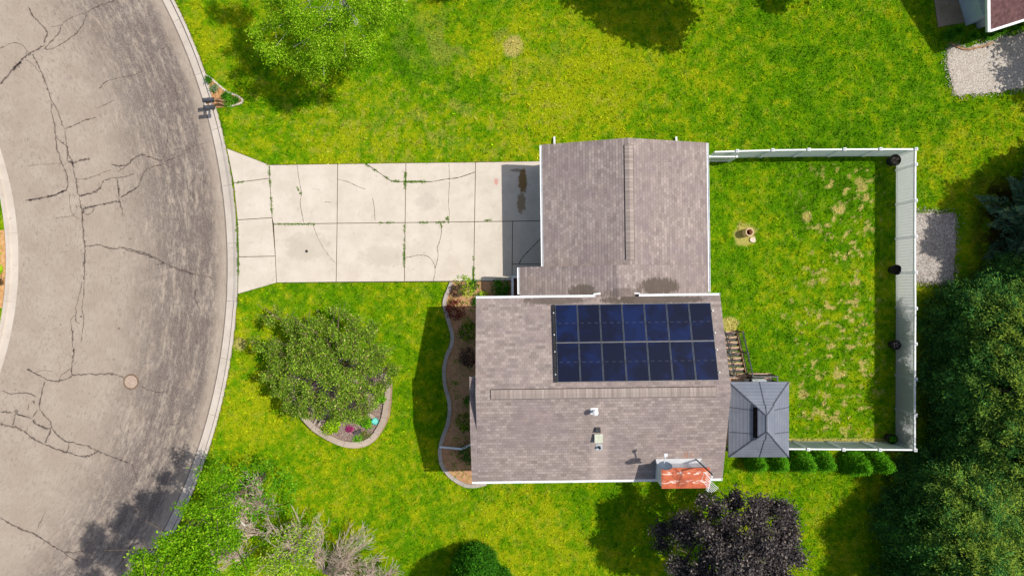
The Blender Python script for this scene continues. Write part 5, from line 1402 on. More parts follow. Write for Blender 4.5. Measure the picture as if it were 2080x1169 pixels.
# ---- birch at the top edge
rr_ = random.Random(4)
bc = [W(*c) for c in [(560, 95, 4.6, .95), (585, 40, 5.2, 1.0), (620, 110, 4.8, 1.0), (665, 95, 5.4, 1.1), (640, 50, 6.0, 1.2), (700, 60, 6.0, 1.2), (740, 75, 5.2, 1.0), (700, 120, 4.4, .8), (650, 140, 4.0, .75),
     (560, 20, 5.4, .9), (620, -10, 6.6, 1.3), (700, -10, 7.0, 1.4), (770, 20, 5.6, 1.0), (800, -5, 5.6, .9), (740, 10, 6.4, 1.2), (560, -40, 6.0, 1.2), (660, -70, 7.4, 1.5), (760, -60, 6.6, 1.4), (590, 120, 3.8, .6), (770, 55, 4.6, .6), (550, -130, 7.0, 1.2), (500, -120, 6.6, 1.0), (600, -110, 7.2, 1.3), (535, 60, 4.6, .7), (540, -10, 5.4, .9)]]
tree('birch_tree', 'tall light green birch with pale drooping branches at the top edge, beside the mailbox bed', (720, 45), bc, 170, .088, [L_(136, 184, 20), L_(160, 200, 36), L_(98, 148, 12), L_(190, 214, 72)], [4, 4, 3, 1], 40, 6.2, .17,
     bark=PALEBARK, spray=24, sr=.16, up=.4, shell=.2, droop=.35, aspect=.5, sub=1, limb=.34, split=7, fine=.75)

# ---- crabapple in the ring bed
r_ = np.random.default_rng(9); cc = []
for i in range(60):
    a = i * 2.39996; q = math.sqrt((i + .5) / 60)
    px, py = 672 + 124 * q * math.cos(a), 744 + 112 * q * math.sin(a)
    z = 3.6 - 1.5 * q * q + r_.normal(0, .15); cc.append(W(px, py, z, .62, .5))
for px, py in ((560, 640), (530, 700), (545, 760), (600, 650)): cc.append(W(px, py, 2.2, .55, .45))
cb_ = tree('crabapple_tree', 'round bronze-green crabapple tree rising from the ring bed on the front lawn', (692, 742), cc, 330, .105, [L_(110, 146, 40), L_(134, 170, 46), L_(146, 130, 84), L_(176, 206, 70), L_(84, 112, 40), L_(234, 214, 160)], [5, 4, 1.3, 2, 2.4, .25], 60, 2.3, .15,
     spray=22, sr=.12, up=.35, shell=.2, aspect=.5, split=2)

# ---- leafy tree and thicket at the lower left
s1 = [W(*c) for c in [(425, 985, 8.4, .75), (400, 1030, 9.4, .8), (440, 1030, 8.6, .8), (462, 975, 6.6, .5), (395, 1075, 9.6, .9), (440, 1085, 8.4, .9), (345, 1105, 10.4, 1.0), (305, 1145, 10.8, .95), (395, 1120, 9.8, 1.0), (360, 1155, 10.6, 1.0), (430, 1140, 9.0, .9), (480, 1040, 5, .55), (470, 1095, 6, .65), (495, 1150, 6, .6),
      (300, 1200, 11.2, 1.2), (370, 1220, 11.2, 1.2), (220, 1235, 11.6, 1.2), (430, 1200, 10.4, 1.1), (280, 1290, 11.8, 1.3), (200, 1310, 11.4, 1.1), (350, 1300, 11.6, 1.3)]]
tree('maple_tree', 'tall bright green leafy tree leaning over the road at the lower left', (535, 965), s1, 175, .098, [L_(108, 162, 14), L_(134, 184, 24), L_(78, 132, 10), L_(166, 200, 48)], [4, 4, 3, .8], 80, 8.5, .18, spray=30, sr=.15, up=.4, shell=.25, aspect=.65, split=8, fine=.75, lean=(-2.4, -1.6))

def thicket(label, gpx, stems, clumps, seed, dens=16, leafcols=None, tall=3.5, spread=1.6, twigs=26, size=.1, toward=None):
    """many-stemmed shrub: bare grey twigs with a scatter of leaves"""
    rnd = random.Random(seed); b = P(*gpx, 0)
    t = thing('bare_shrub', label, 'shrub', b, 0, 'half-bare shrubs at the lower left')
    B = MB()
    for i in range(stems):
        a = 2 * PI * i / stems + rnd.uniform(-.3, .3)
        if toward is not None: a = toward + rnd.gauss(0, .5)
        sp = spread * rnd.uniform(.5, 1.1); h = tall * rnd.uniform(.7, 1.05)
        s = Vector((b[0] + .15 * math.cos(a), b[1] + .15 * math.sin(a), 0)); e = Vector((b[0] + sp * math.cos(a), b[1] + sp * math.sin(a), h))
        pts = [s.lerp(e, f) + Vector((rnd.gauss(0, .05), rnd.gauss(0, .05), .25 * math.sin(f * PI))) for f in np.linspace(0, 1, 6)]
        r0 = rnd.uniform(.02, .038); B.tube(pts, [r0 * (1 - .75 * f) for f in np.linspace(0, 1, 6)], 5)
        ax = (e - s).normalized()
        for k in range(twigs):
            f = rnd.uniform(.12, 1) ** .8; p = s.lerp(e, f) + Vector((0, 0, .25 * math.sin(f * PI)))
            d = (ax * 1.0 + Vector((rnd.gauss(0, .3), rnd.gauss(0, .3), rnd.gauss(0, .22)))).normalized(); L = rnd.uniform(.5, 1.35) * (1.2 - .5 * f)
            bow = Vector((rnd.gauss(0, .05), rnd.gauss(0, .05), rnd.gauss(0, .05)))
            q = p + d * L * .5 + bow; e2 = p + d * L + bow * .3
            B.tube([p, q, e2], [.012, .009, .004], 4, cap=False)
            for m in range(3):
                g_ = rnd.uniform(.25, .9); p2 = p.lerp(e2, g_) + bow * (1 - abs(2 * g_ - 1)); d2 = (d + Vector((rnd.gauss(0, .32), rnd.gauss(0, .32), rnd.gauss(0, .2)))).normalized()
                B.tube([p2, p2 + d2 * L * rnd.uniform(.3, .6)], [.009, .005], 3, cap=False)
    B.build('stem', TWIG, t)
    if clumps: clump_crown('foliage', [W(*c) for c in clumps], dens, size, leafcols, [4, 3, 2], LEAFM, t, seed + 1, spray=8, sr=.2, up=.35, shell=.2, aspect=.65)
    return t
YG, DG = [L_(150, 190, 40), L_(180, 214, 60), L_(96, 150, 24)], [L_(90, 160, 24), L_(132, 190, 40), L_(60, 120, 16)]
rad = math.radians
thicket('leafy half-bare shrub nearest the ring bed, green tips over grey twigs', (540, 1040), 13, [(500, 955, 2.8, .6), (540, 950, 2.6, .6), (575, 970, 2.6, .55), (480, 985, 2.8, .6), (530, 985, 2.6, .6), (590, 1000, 2.2, .45), (455, 955, 2.8, .55), (515, 1015, 2.4, .5), (430, 935, 2.4, .45), (470, 1000, .7, .6), (530, 1035, .6, .7), (580, 1020, .6, .5), (545, 1010, 2.4, .5), (560, 985, 2.6, .5), (515, 1045, 2.2, .45)], 21, 40, DG, 2.7, 2.3, 18, toward=rad(98))
thicket('bare shrub with a thick pale leaning limb between the leafy tree and the yellow-green bush', (535, 1085), 11, [(470, 1010, 2.6, .35), (560, 1040, 2.2, .35), (500, 1060, .6, .8), (545, 1090, .5, .7), (470, 1100, .6, .7)], 22, 26, DG, 2.6, 2.3, 18, toward=rad(150))
thicket('yellow-green shrub in the middle of the grey thicket', (598, 1110), 8, [(560, 1105, 2.8, .6), (600, 1085, 2.6, .6), (620, 1115, 3, .65), (575, 1150, 3.2, .7), (535, 1140, 3.0, .55), (630, 1090, 2.6, .4), (610, 1160, 3.2, .65), (560, 1165, 3.2, .6)], 23, 60, YG, 3.0, 1.3, 14)
thicket('wide bare grey shrub fanning towards the round evergreen', (655, 1165), 17, [(690, 1130, .5, .7), (735, 1105, .4, .5), (650, 1110, .5, .7)], 24, 22, DG, 2.5, 3.7, 20, toward=rad(38))
thicket('upright bare grey shrub between the yellow-green bush and the lawn', (615, 1120), 13, [(625, 1060, .5, .6), (660, 1075, .4, .5)], 27, 20, DG, 2.7, 2.6, 18, toward=rad(62))
thicket('bare grey shrub cut off by the lower edge, low green leaves at its foot', (745, 1190), 12, [(740, 1165, 1.2, .35), (700, 1160, 1.2, .35), (770, 1168, 1.0, .3)], 25, 40, DG, 2.2, 2.4, 18, toward=rad(55))
thicket('low dark bare shrub in the shade of the leafy tree', (505, 1135), 13, [(500, 1130, 1.8, .4)], 26, 16, DG, 2.6, 2.0, 18, toward=rad(120))
B = MB(); a, b = Vector(P(497, 1066, 2.2)), Vector(P(457, 1030, 3.2)); B.tube([Vector(P(520, 1060, 0)), a, a.lerp(b, .5) + Vector((0, 0, .06)), b], [.07, .06, .05, .02], 8)
for pr_ in [((475, 1046, 2.8), (436, 1030, 3.3)), ((468, 1040, 2.9), (447, 1008, 3.4)), ((460, 1032, 3.1), (430, 1026, 3.5))]: B.tube([Vector(P(*pr_[0])), Vector(P(*pr_[1]))], [.022, .006], 5)
tag(B.build('bare_branch', PALEBARK), 'thick pale bare branch sticking out of the thicket towards the road', 'branch')

# ---- dark purple tree
pc = []
rp = np.random.default_rng(14)
for i in range(40):
    a = i * 2.39996; q = math.sqrt((i + .5) / 40); gx, gy = 1434 + 110 * q * math.cos(a), 1054 + 100 * q * math.sin(a)
    z = 7.2 - 3.4 * q * q + rp.normal(0, .25); x, y, _ = P(gx, gy, 0); pc.append((x, y, z, .85, .65))
tree('purple_tree', 'big dark purple-leaved tree below the rusty chimney', (1421, 1046), pc, 270, .115, [C(66, 59, 61, .9), C(88, 81, 81, .9), C(114, 105, 99, .9), C(48, 43, 47, .9), C(164, 152, 136, .9)], [4, 4, 2, 3, .7], 90, 4.5, .2, mat=PURM, spray=26, sr=.17, up=.3, shell=.15, aspect=.65, split=3)

# ---- trees that stand just beyond the frame and throw their shade into it
def dome(c, n, R, z, rz, seed, rx=.9):
    r = np.random.default_rng(seed); x0, y0, _ = P(*c, 0); o = []
    for i in range(n):
        a = i * 2.39996; q = math.sqrt((i + .5) / n); o.append((x0 + R * q * math.cos(a) + r.normal(0, .15), y0 + R * q * math.sin(a) + r.normal(0, .15), z - rz * q * q + r.normal(0, .2), rx, rx * .75))
    return o
GRN = [L_(70, 130, 16), L_(96, 160, 22), L_(44, 96, 12)]
tree('shade_tree', 'broad green tree just past the top edge, shading the lawn behind the garage', (1465, -88), dome((1465, -88), 26, 3.6, 8.4, 2.0, 5, 1.15), 75, .26, GRN, [3, 3, 2], 100, 5, .2, spray=14, sr=.24, split=4)
tree('shade_tree', 'smaller green tree past the top edge near the neighbour house', (1735, -75), dome((1735, -75), 9, 1.5, 7, 1.2, 6, .9), 70, .22, GRN, [3, 3, 2], 110, 4.5, .13, spray=14, sr=.22, split=4)
tree('shade_tree', 'green tree past the right edge, dappling the pale gravel path', (2225, 100), dome((2225, 100), 16, 2.4, 6.2, 1.6, 7, .85), 46, .2, GRN, [3, 3, 2], 120, 4, .15, spray=14, sr=.2, split=3)
tree('shade_tree', 'very tall green tree beyond the blue spruce, shading the grey gravel pad', (2262, 415), dome((2262, 415), 22, 2.9, 12.6, 2.4, 8, 1.1), 70, .26, GRN, [3, 3, 2], 130, 9, .28, spray=14, sr=.24, split=4)

# ---- conifers: sprays set in lumps over a domed or conical body
def conifer_mesh(name, R, Ht, pw_, n, spray, size, cols, wts, seed, lump=.16, z0=.1, mat=None, tip=.5, sr=.13, young=0.0):  # young: strength of the sunlit yellow painted on the spray ends
    """body profile radius R*(1-(z/H)^pw); sprays point out and up"""
    r = np.random.default_rng(seed)
    z = z0 + (Ht - z0) * r.random(n * 3) ** 1.15; a = r.uniform(0, 2 * PI, n * 3)
    prof = R * np.maximum(0, 1 - (z / Ht) ** pw_)
    ok = r.random(n * 3) < (prof / R + .15); z, a, prof = z[ok][:n], a[ok][:n], prof[ok][:n]; k = len(z)
    rad = prof * r.uniform(.82, 1.06, k) + lump * r.normal(0, 1, k) * .8
    rad = np.maximum(rad, .02)
    o = np.stack([np.cos(a), np.sin(a), np.full(k, tip)], 1); o /= np.linalg.norm(o, axis=1, keepdims=True)
    s = np.stack([np.cos(a) * rad, np.sin(a) * rad, z], 1)
    bright = r.uniform(.62, 1.35, k)
    off = r.normal(size=(k, spray, 3)) * sr + o[:, None] * np.abs(r.normal(size=(k, spray, 1))) * sr * 1.4
    q = (s[:, None] + off).reshape(-1, 3)
    q[:, 2] = np.maximum(q[:, 2], .03)
    al = np.repeat(o, spray, 0) + .5 * r.normal(size=(len(q), 3)); al /= np.linalg.norm(al, axis=1, keepdims=True)
    V, Q = leaf_quads(q, size, r, .3, .28, along=al)
    c = leaf_cols(r, len(q), cols, wts, clump=np.repeat(bright, spray))
    if young:   # sunlit yellow painted onto the outer, upper ends of the sprays
        f = np.clip((off.reshape(-1, 3) * np.repeat(o, spray, 0)).sum(1) / (2.2 * sr), 0, 1) * np.repeat(np.clip((z / Ht - .5) / .35, 0, 1) * (r.random(k) > .35), spray)
        f = np.repeat(f, 4)[:, None] * young * 1.5; c = c * (1 - np.clip(f, 0, .9)) + np.array(C(168, 186, 60, .95)[:3]) * np.clip(f, 0, .9)
    return V, Q, c
def conifer(name, label, gpx, R, Ht, pw_, n, spray, size, cols, wts, seed, group=None, cat='conifer', r0=.1, **kw):
    b = P(*gpx, 0); t = thing(name, label, cat, b, 0, group)
    B = MB(); B.tube([(0, 0, 0), (0, 0, Ht * .5), (0, 0, Ht * .93)], [r0, r0 * .6, .01], 7); B.build('trunk', BARK, t, local=True)
    V, Q, c = conifer_mesh('crown', R, Ht, pw_, n, spray, size, cols, wts, seed, **kw)
    np_mesh('crown', V, Q, c, CONM, t, local=True)
    return t
CON = [C(66, 118, 54, 1.0), C(84, 136, 58, 1.0), C(110, 156, 56, 1.0), C(52, 98, 56, 1.0), C(140, 174, 66, 1.0)]; CW = [4, 4, 1.6, 2.6, .5]
G_ = 'tall conifers screening the right side'
big = [(1958, 660, 'domed conifer just south of the gravel pad, beside the white fence', 1.0, 1.0), (1952, 775, 'tall domed conifer behind the middle of the white fence', 1.12, 1.0), (1962, 880, 'conifer standing behind the lower end of the white fence', 1.0, 1.04),
       (1893, 985, 'conifer filling the gap below the south-east fence corner', .95, .95), (1858, 1065, 'conifer whose dark western flank edges the lower lawn', 1.02, 1.16), (1866, 1165, 'lowest conifer of the lawn edge, cut by the bottom of the frame', 1.1, 1.2),
       (2040, 600, 'conifer under the blue spruce boughs', .9, .9), (2055, 720, 'sunlit conifer at the right edge beside the tall domed one', 1.1, 1.08), (2065, 850, 'sunlit conifer at the right edge level with the gazebo', 1.1, 1.05),
       (1985, 985, 'darker conifer inside the stand between the two sunlit ones', 1.0, .85), (1965, 1075, 'yellow-lit conifer in the bottom right corner', 1.1, 1.0), (2080, 985, 'dense conifer at the right edge in the shade of its neighbours', 1.05, 1.0), (1975, 1175, 'conifer in the extreme bottom right, cut by the frame', 1.15, 1.12), (2085, 1110, 'conifer beyond the right edge near the bottom corner', 1.1, 1.1)]
proto = None
for i, (px, py, lab, s, hs) in enumerate(big):
    if i == 0: proto = o = conifer('screen_conifer', lab, (px, py), 2.0, 5.7, 3.6, 820, 74, .14, CON, CW, 200, G_, sr=.14, lump=.28, young=.45)  # young: painted sunlit yellow
    else:
        o = copy_tree(proto); o['label'] = lab; b = P(px, py, 0); o.location = b; o.rotation_euler = (0, 0, i * 1.37)
        if i % 3 == 1:      # a second and third crown so that neighbours differ
            pass
    o.scale = (s, s, s * hs)
variants = {}
for i, o in enumerate([x for x in bpy.data.objects if x.get('group') == G_]):
    k = i % 4
    if k == 0: continue
    if k not in variants:
        V, Q, c = conifer_mesh('crown', 2.0 * (1 + .06 * (k - 2)), 5.7, 3.0 + .5 * k, 820, 74, .14, CON, CW, 210 + k, sr=.14, lump=.28, young=.45)  # young: painted sunlit yellow
        tmp = np_mesh('crown', V, Q, c, CONM, None); variants[k] = tmp.data; bpy.data.objects.remove(tmp)
    for ch in o.children:
        if ch.name.startswith('crown'): ch.data = variants[k]

# ---- blue spruce at the right edge: tiers of separate boughs
def spruce(label, gpx, R, Ht, seed):
    r = np.random.default_rng(seed); rnd = random.Random(seed); b = P(*gpx, 0); t = thing('blue_spruce', label, 'spruce', b)
    B = MB(); B.tube([(0, 0, 0), (0, 0, Ht * .6), (0, 0, Ht)], [.16, .09, .01], 8)
    Ps, As, Bs = [], [], []
    tiers = 17
    for k in range(tiers):
        z = .5 + (Ht - .7) * (k / tiers) ** 1.05; L0 = R * (1 - k / tiers) ** .85 + .15; m = 7 if k < 12 else 5
        for j in range(m):
            a = 2 * PI * (j + .5 * (k % 2)) / m + rnd.gauss(0, .12); L = L0 * rnd.uniform(.78, 1.1); d = Vector((math.cos(a), math.sin(a), 0))
            pts = [Vector((0, 0, z)) + d * (L * f) + Vector((0, 0, -.22 * L * f + .22 * L * f * f)) for f in (0, .35, .7, 1)]
            B.tube(pts, [.035, .025, .015, .006], 4, cap=False)
            n = int(150 * L)
            f = r.uniform(.12, 1.03, n); wd = .32 * L * (1.05 - f) ** .6 * np.minimum(1, f * 3)
            w = r.uniform(-1, 1, n); sd = np.array([-d.y, d.x, 0])
            c = np.outer(L * (f - .12 * np.abs(w)), [d.x, d.y, 0]) + np.outer(w * wd, sd) + np.stack([np.zeros(n), np.zeros(n), z - .22 * L * f + .22 * L * f * f + r.normal(0, .03, n)], 1)
            al = np.outer(np.ones(n), [d.x, d.y, .15]) + np.outer(w * .8, sd); al /= np.linalg.norm(al, axis=1, keepdims=True)
            Ps.append(c); As.append(al); Bs.append(np.full(n, r.uniform(.75, 1.25)))
    B.build('trunk', BARK, t, local=True)
    P_, A_ = np.vstack(Ps), np.vstack(As)
    V, Q = leaf_quads(P_, .2, r, .55, .3, along=A_)
    np_mesh('crown', V, Q, leaf_cols(r, len(P_), [C(92, 130, 98, .95), C(116, 150, 112, .95), C(70, 104, 80, .95), C(140, 160, 96, .95)], [4, 3, 3, 1], clump=np.concatenate(Bs)), CONM, t, local=True)
    return t
spruce('tall blue spruce at the right edge with long drooping boughs', (2098, 455), 3.4, 10.2, 31)
spruce('shorter blue spruce at the right edge between the taller one and the domed conifers', (2082, 556), 2.5, 7.0, 34)
spruce('tall spruce past the right edge north of the first one', (2175, 345), 2.8, 11.0, 32)
spruce('tallest spruce past the right edge behind the first one', (2215, 425), 3.7, 15.5, 33)

# ---- round evergreens along the bottom edge
DKC = [C(48, 108, 18, .95), C(66, 132, 24, .95), C(96, 158, 34, .95), C(34, 84, 18, .95)]
conifer('round_evergreen', 'round dark evergreen at the bottom edge right of the bare shrubs', (966, 1140), 1.0, 5.4, 2.8, 1900, 22, .12, DKC, [4, 4, 2, 2], 41, 'round evergreens along the bottom edge', 'evergreen', sr=.09, lump=.06, tip=1.4)
conifer('round_evergreen', 'taller evergreen standing right against the round one, sunlit on its east side', (1006, 1176), .7, 3.6, 2.8, 1900, 22, .12, DKC, [4, 4, 2, 2], 42, 'round evergreens along the bottom edge', 'evergreen', sr=.09, lump=.06, tip=1.4)
conifer('dark_evergreen', 'dark conical evergreen poking in at the top edge between the birch and the shaded lawn', (922, -38), .75, 3.4, 2.0, 900, 18, .12, DKC, [4, 4, 2, 2], 44, None, 'evergreen', sr=.09, lump=.06)

# ---- six small arborvitae behind the fence
ARB = [C(76, 148, 18, .95), C(104, 178, 26, .95), C(54, 116, 16, .95), C(146, 204, 44, .95)]
six = [(1530, 933, 'first small arborvitae, half under the gazebo eave', 1.0), (1570, 931, 'second small arborvitae, below the east corner of the gazebo', 1.0), (1621, 932, 'third small arborvitae, just clear of the gazebo', 1.02),
       (1664, 932, 'fourth small arborvitae, slimmest of the row', .98), (1727, 935, 'fifth small arborvitae, widest of the row, at the edge of the conifer shade', 1.1), (1768, 931, 'last small arborvitae, nearest the fence corner, in shade', 1.1)]
p0_ = None
for i, (px, py, lab, s) in enumerate(six):
    if i == 0: p0_ = o = conifer('small_arborvitae', lab, (px, py), .56, 2.0, 1.3, 520, 20, .085, ARB, [4, 4, 2, 1], 51, 'small arborvitae in a row behind the south fence', 'arborvitae', .03, sr=.055, lump=.03, tip=1.3, z0=.05)
    else: o = copy_tree(p0_); o['label'] = lab; o.location = P(px, py, 0); o.rotation_euler = (0, 0, 1.9 * i)
    s *= .93; o.scale = (s * (.94 + .1 * ((i * 5) % 3) / 2), s, s * (1.0 + .08 * ((i * 7) % 3 - 1)))

# ---- shrubs and perennials
def shrub(label, p, R, Ht, cols, seed, name='shrub', n=60, size=.07, group=None, cat='shrub', spray=10, up=.4, sr=.07, asp=.6):
    t = thing(name, label, cat, (p[0], p[1], p[2]), 0, group); r = np.random.default_rng(seed)
    B = MB(); rnd = random.Random(seed)
    for k in range(6):
        a = k * 1.05 + rnd.random(); B.tube([(0, 0, 0), (R * .4 * math.cos(a), R * .4 * math.sin(a), Ht * .5), (R * .7 * math.cos(a), R * .7 * math.sin(a), Ht * .8)], [.014, .01, .004], 4, cap=False)
    B.build('stem', BARK, t, local=True)
    d = rand_dirs(r, n); d[:, 2] = np.abs(d[:, 2]); q = r.uniform(.5, 1.0, n) ** .6
    s = d * q[:, None] * np.array([R, R, Ht]) * r.uniform(.85, 1.12, (n, 1))
    br = r.uniform(.7, 1.3, n); pts = (s[:, None] + r.normal(size=(n, spray, 3)) * sr).reshape(-1, 3); pts[:, 2] = np.maximum(pts[:, 2], .02)
    V, Q = leaf_quads(pts, size, r, up, asp)
    np_mesh('foliage', V, Q, leaf_cols(r, len(pts), cols, [3] * len(cols), clump=np.repeat(br, spray)), LEAFM, t, local=True)
    return t
def blades(label, p, R, Ht, cols, seed, name='grass_clump', n=160, w=.02, cat='plant', group=None):
    t = thing(name, label, cat, p, 0, group); r = np.random.default_rng(seed); a = r.uniform(0, 2 * PI, n); l = r.uniform(.45, 1.0, n); b = r.uniform(0, R * .3, n); a2 = a + r.normal(0, .4, n)
    S = np.stack([b * np.cos(a2), b * np.sin(a2), np.zeros(n)], 1); D = np.stack([np.cos(a), np.sin(a)], 1); V = np.empty((n, 2, 4, 3)); sd = np.stack([-D[:, 1], D[:, 0], np.zeros(n)], 1) * w * .5
    m = S + np.concatenate([D * (l * R * .45)[:, None], (l * Ht)[:, None]], 1); e = S + np.concatenate([D * (l * R)[:, None], (l * Ht * .72)[:, None]], 1)
    V[:, 0] = np.stack([S - sd, S + sd, m + sd, m - sd], 1); V[:, 1] = np.stack([m - sd, m + sd, e + sd * .1, e - sd * .1], 1)
    c = np.repeat(np.array([c_[:3] for c_ in cols])[r.integers(0, len(cols), n)] * r.uniform(.75, 1.3, (n, 1)), 8, 0)
    o = np_mesh('leaves', V.reshape(-1, 3), np.arange(8 * n).reshape(-1, 4), c, LEAFM, t, local=True); return t
RED = [C(112, 46, 44, .95), C(146, 66, 54, .95), C(84, 34, 40, .95)]; GR = [L_(58, 126, 14), L_(84, 156, 22), L_(40, 92, 12)]; LIME = [L_(164, 206, 20), L_(186, 222, 44), L_(136, 186, 16)]; VARI = [L_(60, 110, 16), L_(170, 186, 40), L_(40, 84, 12)]; DKP = [C(84, 64, 62, .95), C(64, 48, 54, .95), C(108, 84, 72, .95)]; OL = [L_(120, 150, 40), L_(150, 130, 70), L_(90, 120, 30)]
fb = 'shrubs in the front bed'
shrub('dark red shrub straddling the shadow edge in the front bed', gp(925, 628) + (.03,), .55, .7, RED, 61, group=fb, n=80)
shrub('dull brown twiggy shrub at the driveway end of the front bed', gp(930, 588) + (.03,), .45, .4, DKP, 62, group=fb, n=45)
shrub('yellow-green weeds spreading near the driveway in the front bed', gp(946, 580) + (.03,), .6, .2, LIME, 63, 'weeds', n=50, cat='plant')
shrub('dark green tufted shrub below the roof corner', gp(974, 612) + (.03,), .35, .6, GR, 64, group=fb, n=60)
shrub('green shrub with yellow-edged leaves in the front bed', gp(951, 672) + (.03,), .5, .65, VARI, 65, group=fb, n=80)
shrub('bronze-purple shrub against the house wall', gp(950, 725) + (.03,), .5, .6, DKP, 66, group=fb, n=70)
shrub('yellow-flecked green shrub below the bay roof', gp(945, 855) + (.03,), .5, .6, VARI, 67, group=fb, n=80)
shrub('rounded dense dark green shrub beside the white downspout', gp(955, 918) + (.03,), .62, .85, [L_(34, 90, 10), L_(50, 116, 14)], 68, group=fb, n=130, size=.06)
shrub('small green shrub hugging the wall above the yellow-flecked one', gp(956, 815) + (.03,), .35, .5, GR, 69, group=fb, n=40)
shrub('square-cut green bush in the porch corner', gp(1018, 586) + (.03,), .52, .5, GR, 70, group=fb, n=110)
shrub('low green plant at the top corner of the front bed', gp(965, 578) + (.03,), .3, .25, GR, 71, 'plant', n=25, cat='plant')
shrub('pale green leafy plant just outside the roof corner', gp(980, 602) + (.03,), .32, .5, LIME, 72, 'plant', n=25, cat='plant')
# scattered small weeds of the front bed, one mass
r_ = np.random.default_rng(77); n = 700; x = r_.uniform(gp(890, 0)[0], gp(965, 0)[0], n); y = r_.uniform(gp(0, 985)[1], gp(0, 572)[1], n)
ok = inside(BED, x, y) & (fbm(x, y, .8, 71) + .5 * (y > gp(0, 620)[1]) * fbm(x, y, .5, 72) > .57); x, y = x[ok], y[ok]
pts = (np.stack([x, y, np.full(len(x), .05)], 1)[:, None] + r_.normal(size=(len(x), 7, 3)) * np.array([.06, .06, .015])).reshape(-1, 3)
V, Q = leaf_quads(pts, .06, r_, .6, .5)
tag(np_mesh('weeds', V, Q, leaf_cols(r_, len(pts), [L_(90, 150, 20), L_(140, 170, 40), L_(60, 110, 14)], [3, 2, 2]), LEAFM), 'small green weeds scattered over the front bed soil', 'weeds', kind='stuff')
# weeds in the slab joints
wl = [[(742, 333), (775, 354), (797, 368)], [(800, 368), (830, 369), (868, 369)], [(800, 368), (830, 369), (868, 369)], [(824, 338), (823, 385)], [(824, 350), (823, 380)], [(822, 455), (821, 545)], [(822, 490), (821, 520)], [(885, 452), (905, 450)], [(895, 452), (897, 462)], [(909, 440), (911, 452)],
      [(770, 452), (800, 452)], [(556, 455), (640, 455)], [(547, 338), (553, 430)], [(482, 445), (485, 560)], [(482, 371), (495, 369)], [(962, 520), (962, 568)], [(962, 540), (961, 568)], [(985, 448), (1000, 447)], [(850, 452), (870, 451)], [(604, 380), (612, 395)], [(906, 446), (912, 438)]]
pts = []
for ln in wl:
    for (a, b), (c, d) in zip(ln[:-1], ln[1:]):
        L = math.hypot(c - a, d - b) / 37.9; k = int(L * 40) + 4; f = r_.random(k); q = fbm(a + (c - a) * f, b + (d - b) * f, 7, 91); s = f[q > .42]
        for t_ in s: pts += [np.array(gp(a + (c - a) * t_, b + (d - b) * t_) + (.04,)) + r_.normal(size=3) * np.array([.035, .035, .012]) for _ in range(5)]
pts = np.array(pts); V, Q = leaf_quads(pts, .055, r_, .5, .45)
tag(np_mesh('weeds', V, Q, leaf_cols(r_, len(pts), [L_(84, 140, 14), L_(130, 160, 30), L_(54, 92, 12)], [3, 2, 3]), LEAFM), 'green weeds growing along the driveway slab joints', 'weeds', kind='stuff')
rg = 'plants in the ring bed'
shrub('lime-green leafy plant at the front of the ring bed', P(676, 862, .22), .34, .3, LIME, 81, 'perennial', n=45, size=.12, group=rg, cat='plant', asp=.8)
shrub('yellow-green spreading plant below the lime-green one', P(664, 873, .22), .28, .2, OL + LIME, 82, 'perennial', n=30, group=rg, cat='plant')
shrub('round green plant beside the turquoise bowl', P(745, 857, .22), .3, .28, [L_(110, 180, 20), L_(140, 200, 30), L_(84, 150, 18)], 83, 'perennial', n=40, size=.09, group=rg, cat='plant')
shrub('loose green plant half under the crabapple', P(724, 848, .22), .3, .3, GR + LIME, 84, 'perennial', n=35, group=rg, cat='plant')
shrub('small cushion of pink-magenta flowers in the ring bed', P(711, 870, .22), .16, .14, [C(206, 52, 140, .75), C(226, 90, 168, .75), C(150, 40, 110, .75)], 85, 'flowers', n=22, size=.06, group=rg, cat='flowers')
shrub('fresh green plant in front of the dark rock', P(728, 891, .22), .2, .2, [L_(100, 170, 30), L_(130, 190, 50)], 86, 'perennial', n=24, group=rg, cat='plant')
shrub('olive and russet groundcover on the south-east side of the ring bed', P(744, 884, .22), .3, .12, OL, 87, 'groundcover', n=40, size=.05, group=rg, cat='plant')
shrub('bright leafy plant against the east side of the ring wall', P(775, 806, .24), .26, .3, [L_(120, 180, 30), L_(84, 150, 20)], 88, 'perennial', n=34, size=.1, group=rg, cat='plant')
shrub('dark green shrub at the west side of the ring bed', P(610, 828, .22), .5, .5, GR, 89, 'shrub', n=60, group=rg)
rg = 'plants in the mailbox bed'
shrub('round green plant at the tip of the mailbox bed nearest the road', gp(425, 163) + (.05,), .17, .22, GR, 91, 'perennial', n=34, size=.06, group=rg, cat='plant')
shrub('green plant with white blooms in the middle of the mailbox bed', gp(438, 181) + (.05,), .22, .25, GR + [C(220, 224, 214, .6)], 92, 'perennial', n=34, size=.06, group=rg, cat='plant')
shrub('tall green shrub behind the mailboxes', gp(463, 197) + (.05,), .26, .4, GR, 93, 'shrub', n=44, size=.07, group=rg)
shrub('spreading green shrub spilling from the mailbox bed onto the lawn', gp(466, 209) + (.05,), .3, .35, [L_(84, 156, 22), L_(120, 180, 34)], 94, 'shrub', n=46, size=.07, group=rg)
shrub('compact green plant at the far corner of the mailbox bed', gp(481, 204) + (.05,), .17, .22, GR, 95, 'perennial', n=30, size=.06, group=rg, cat='plant')
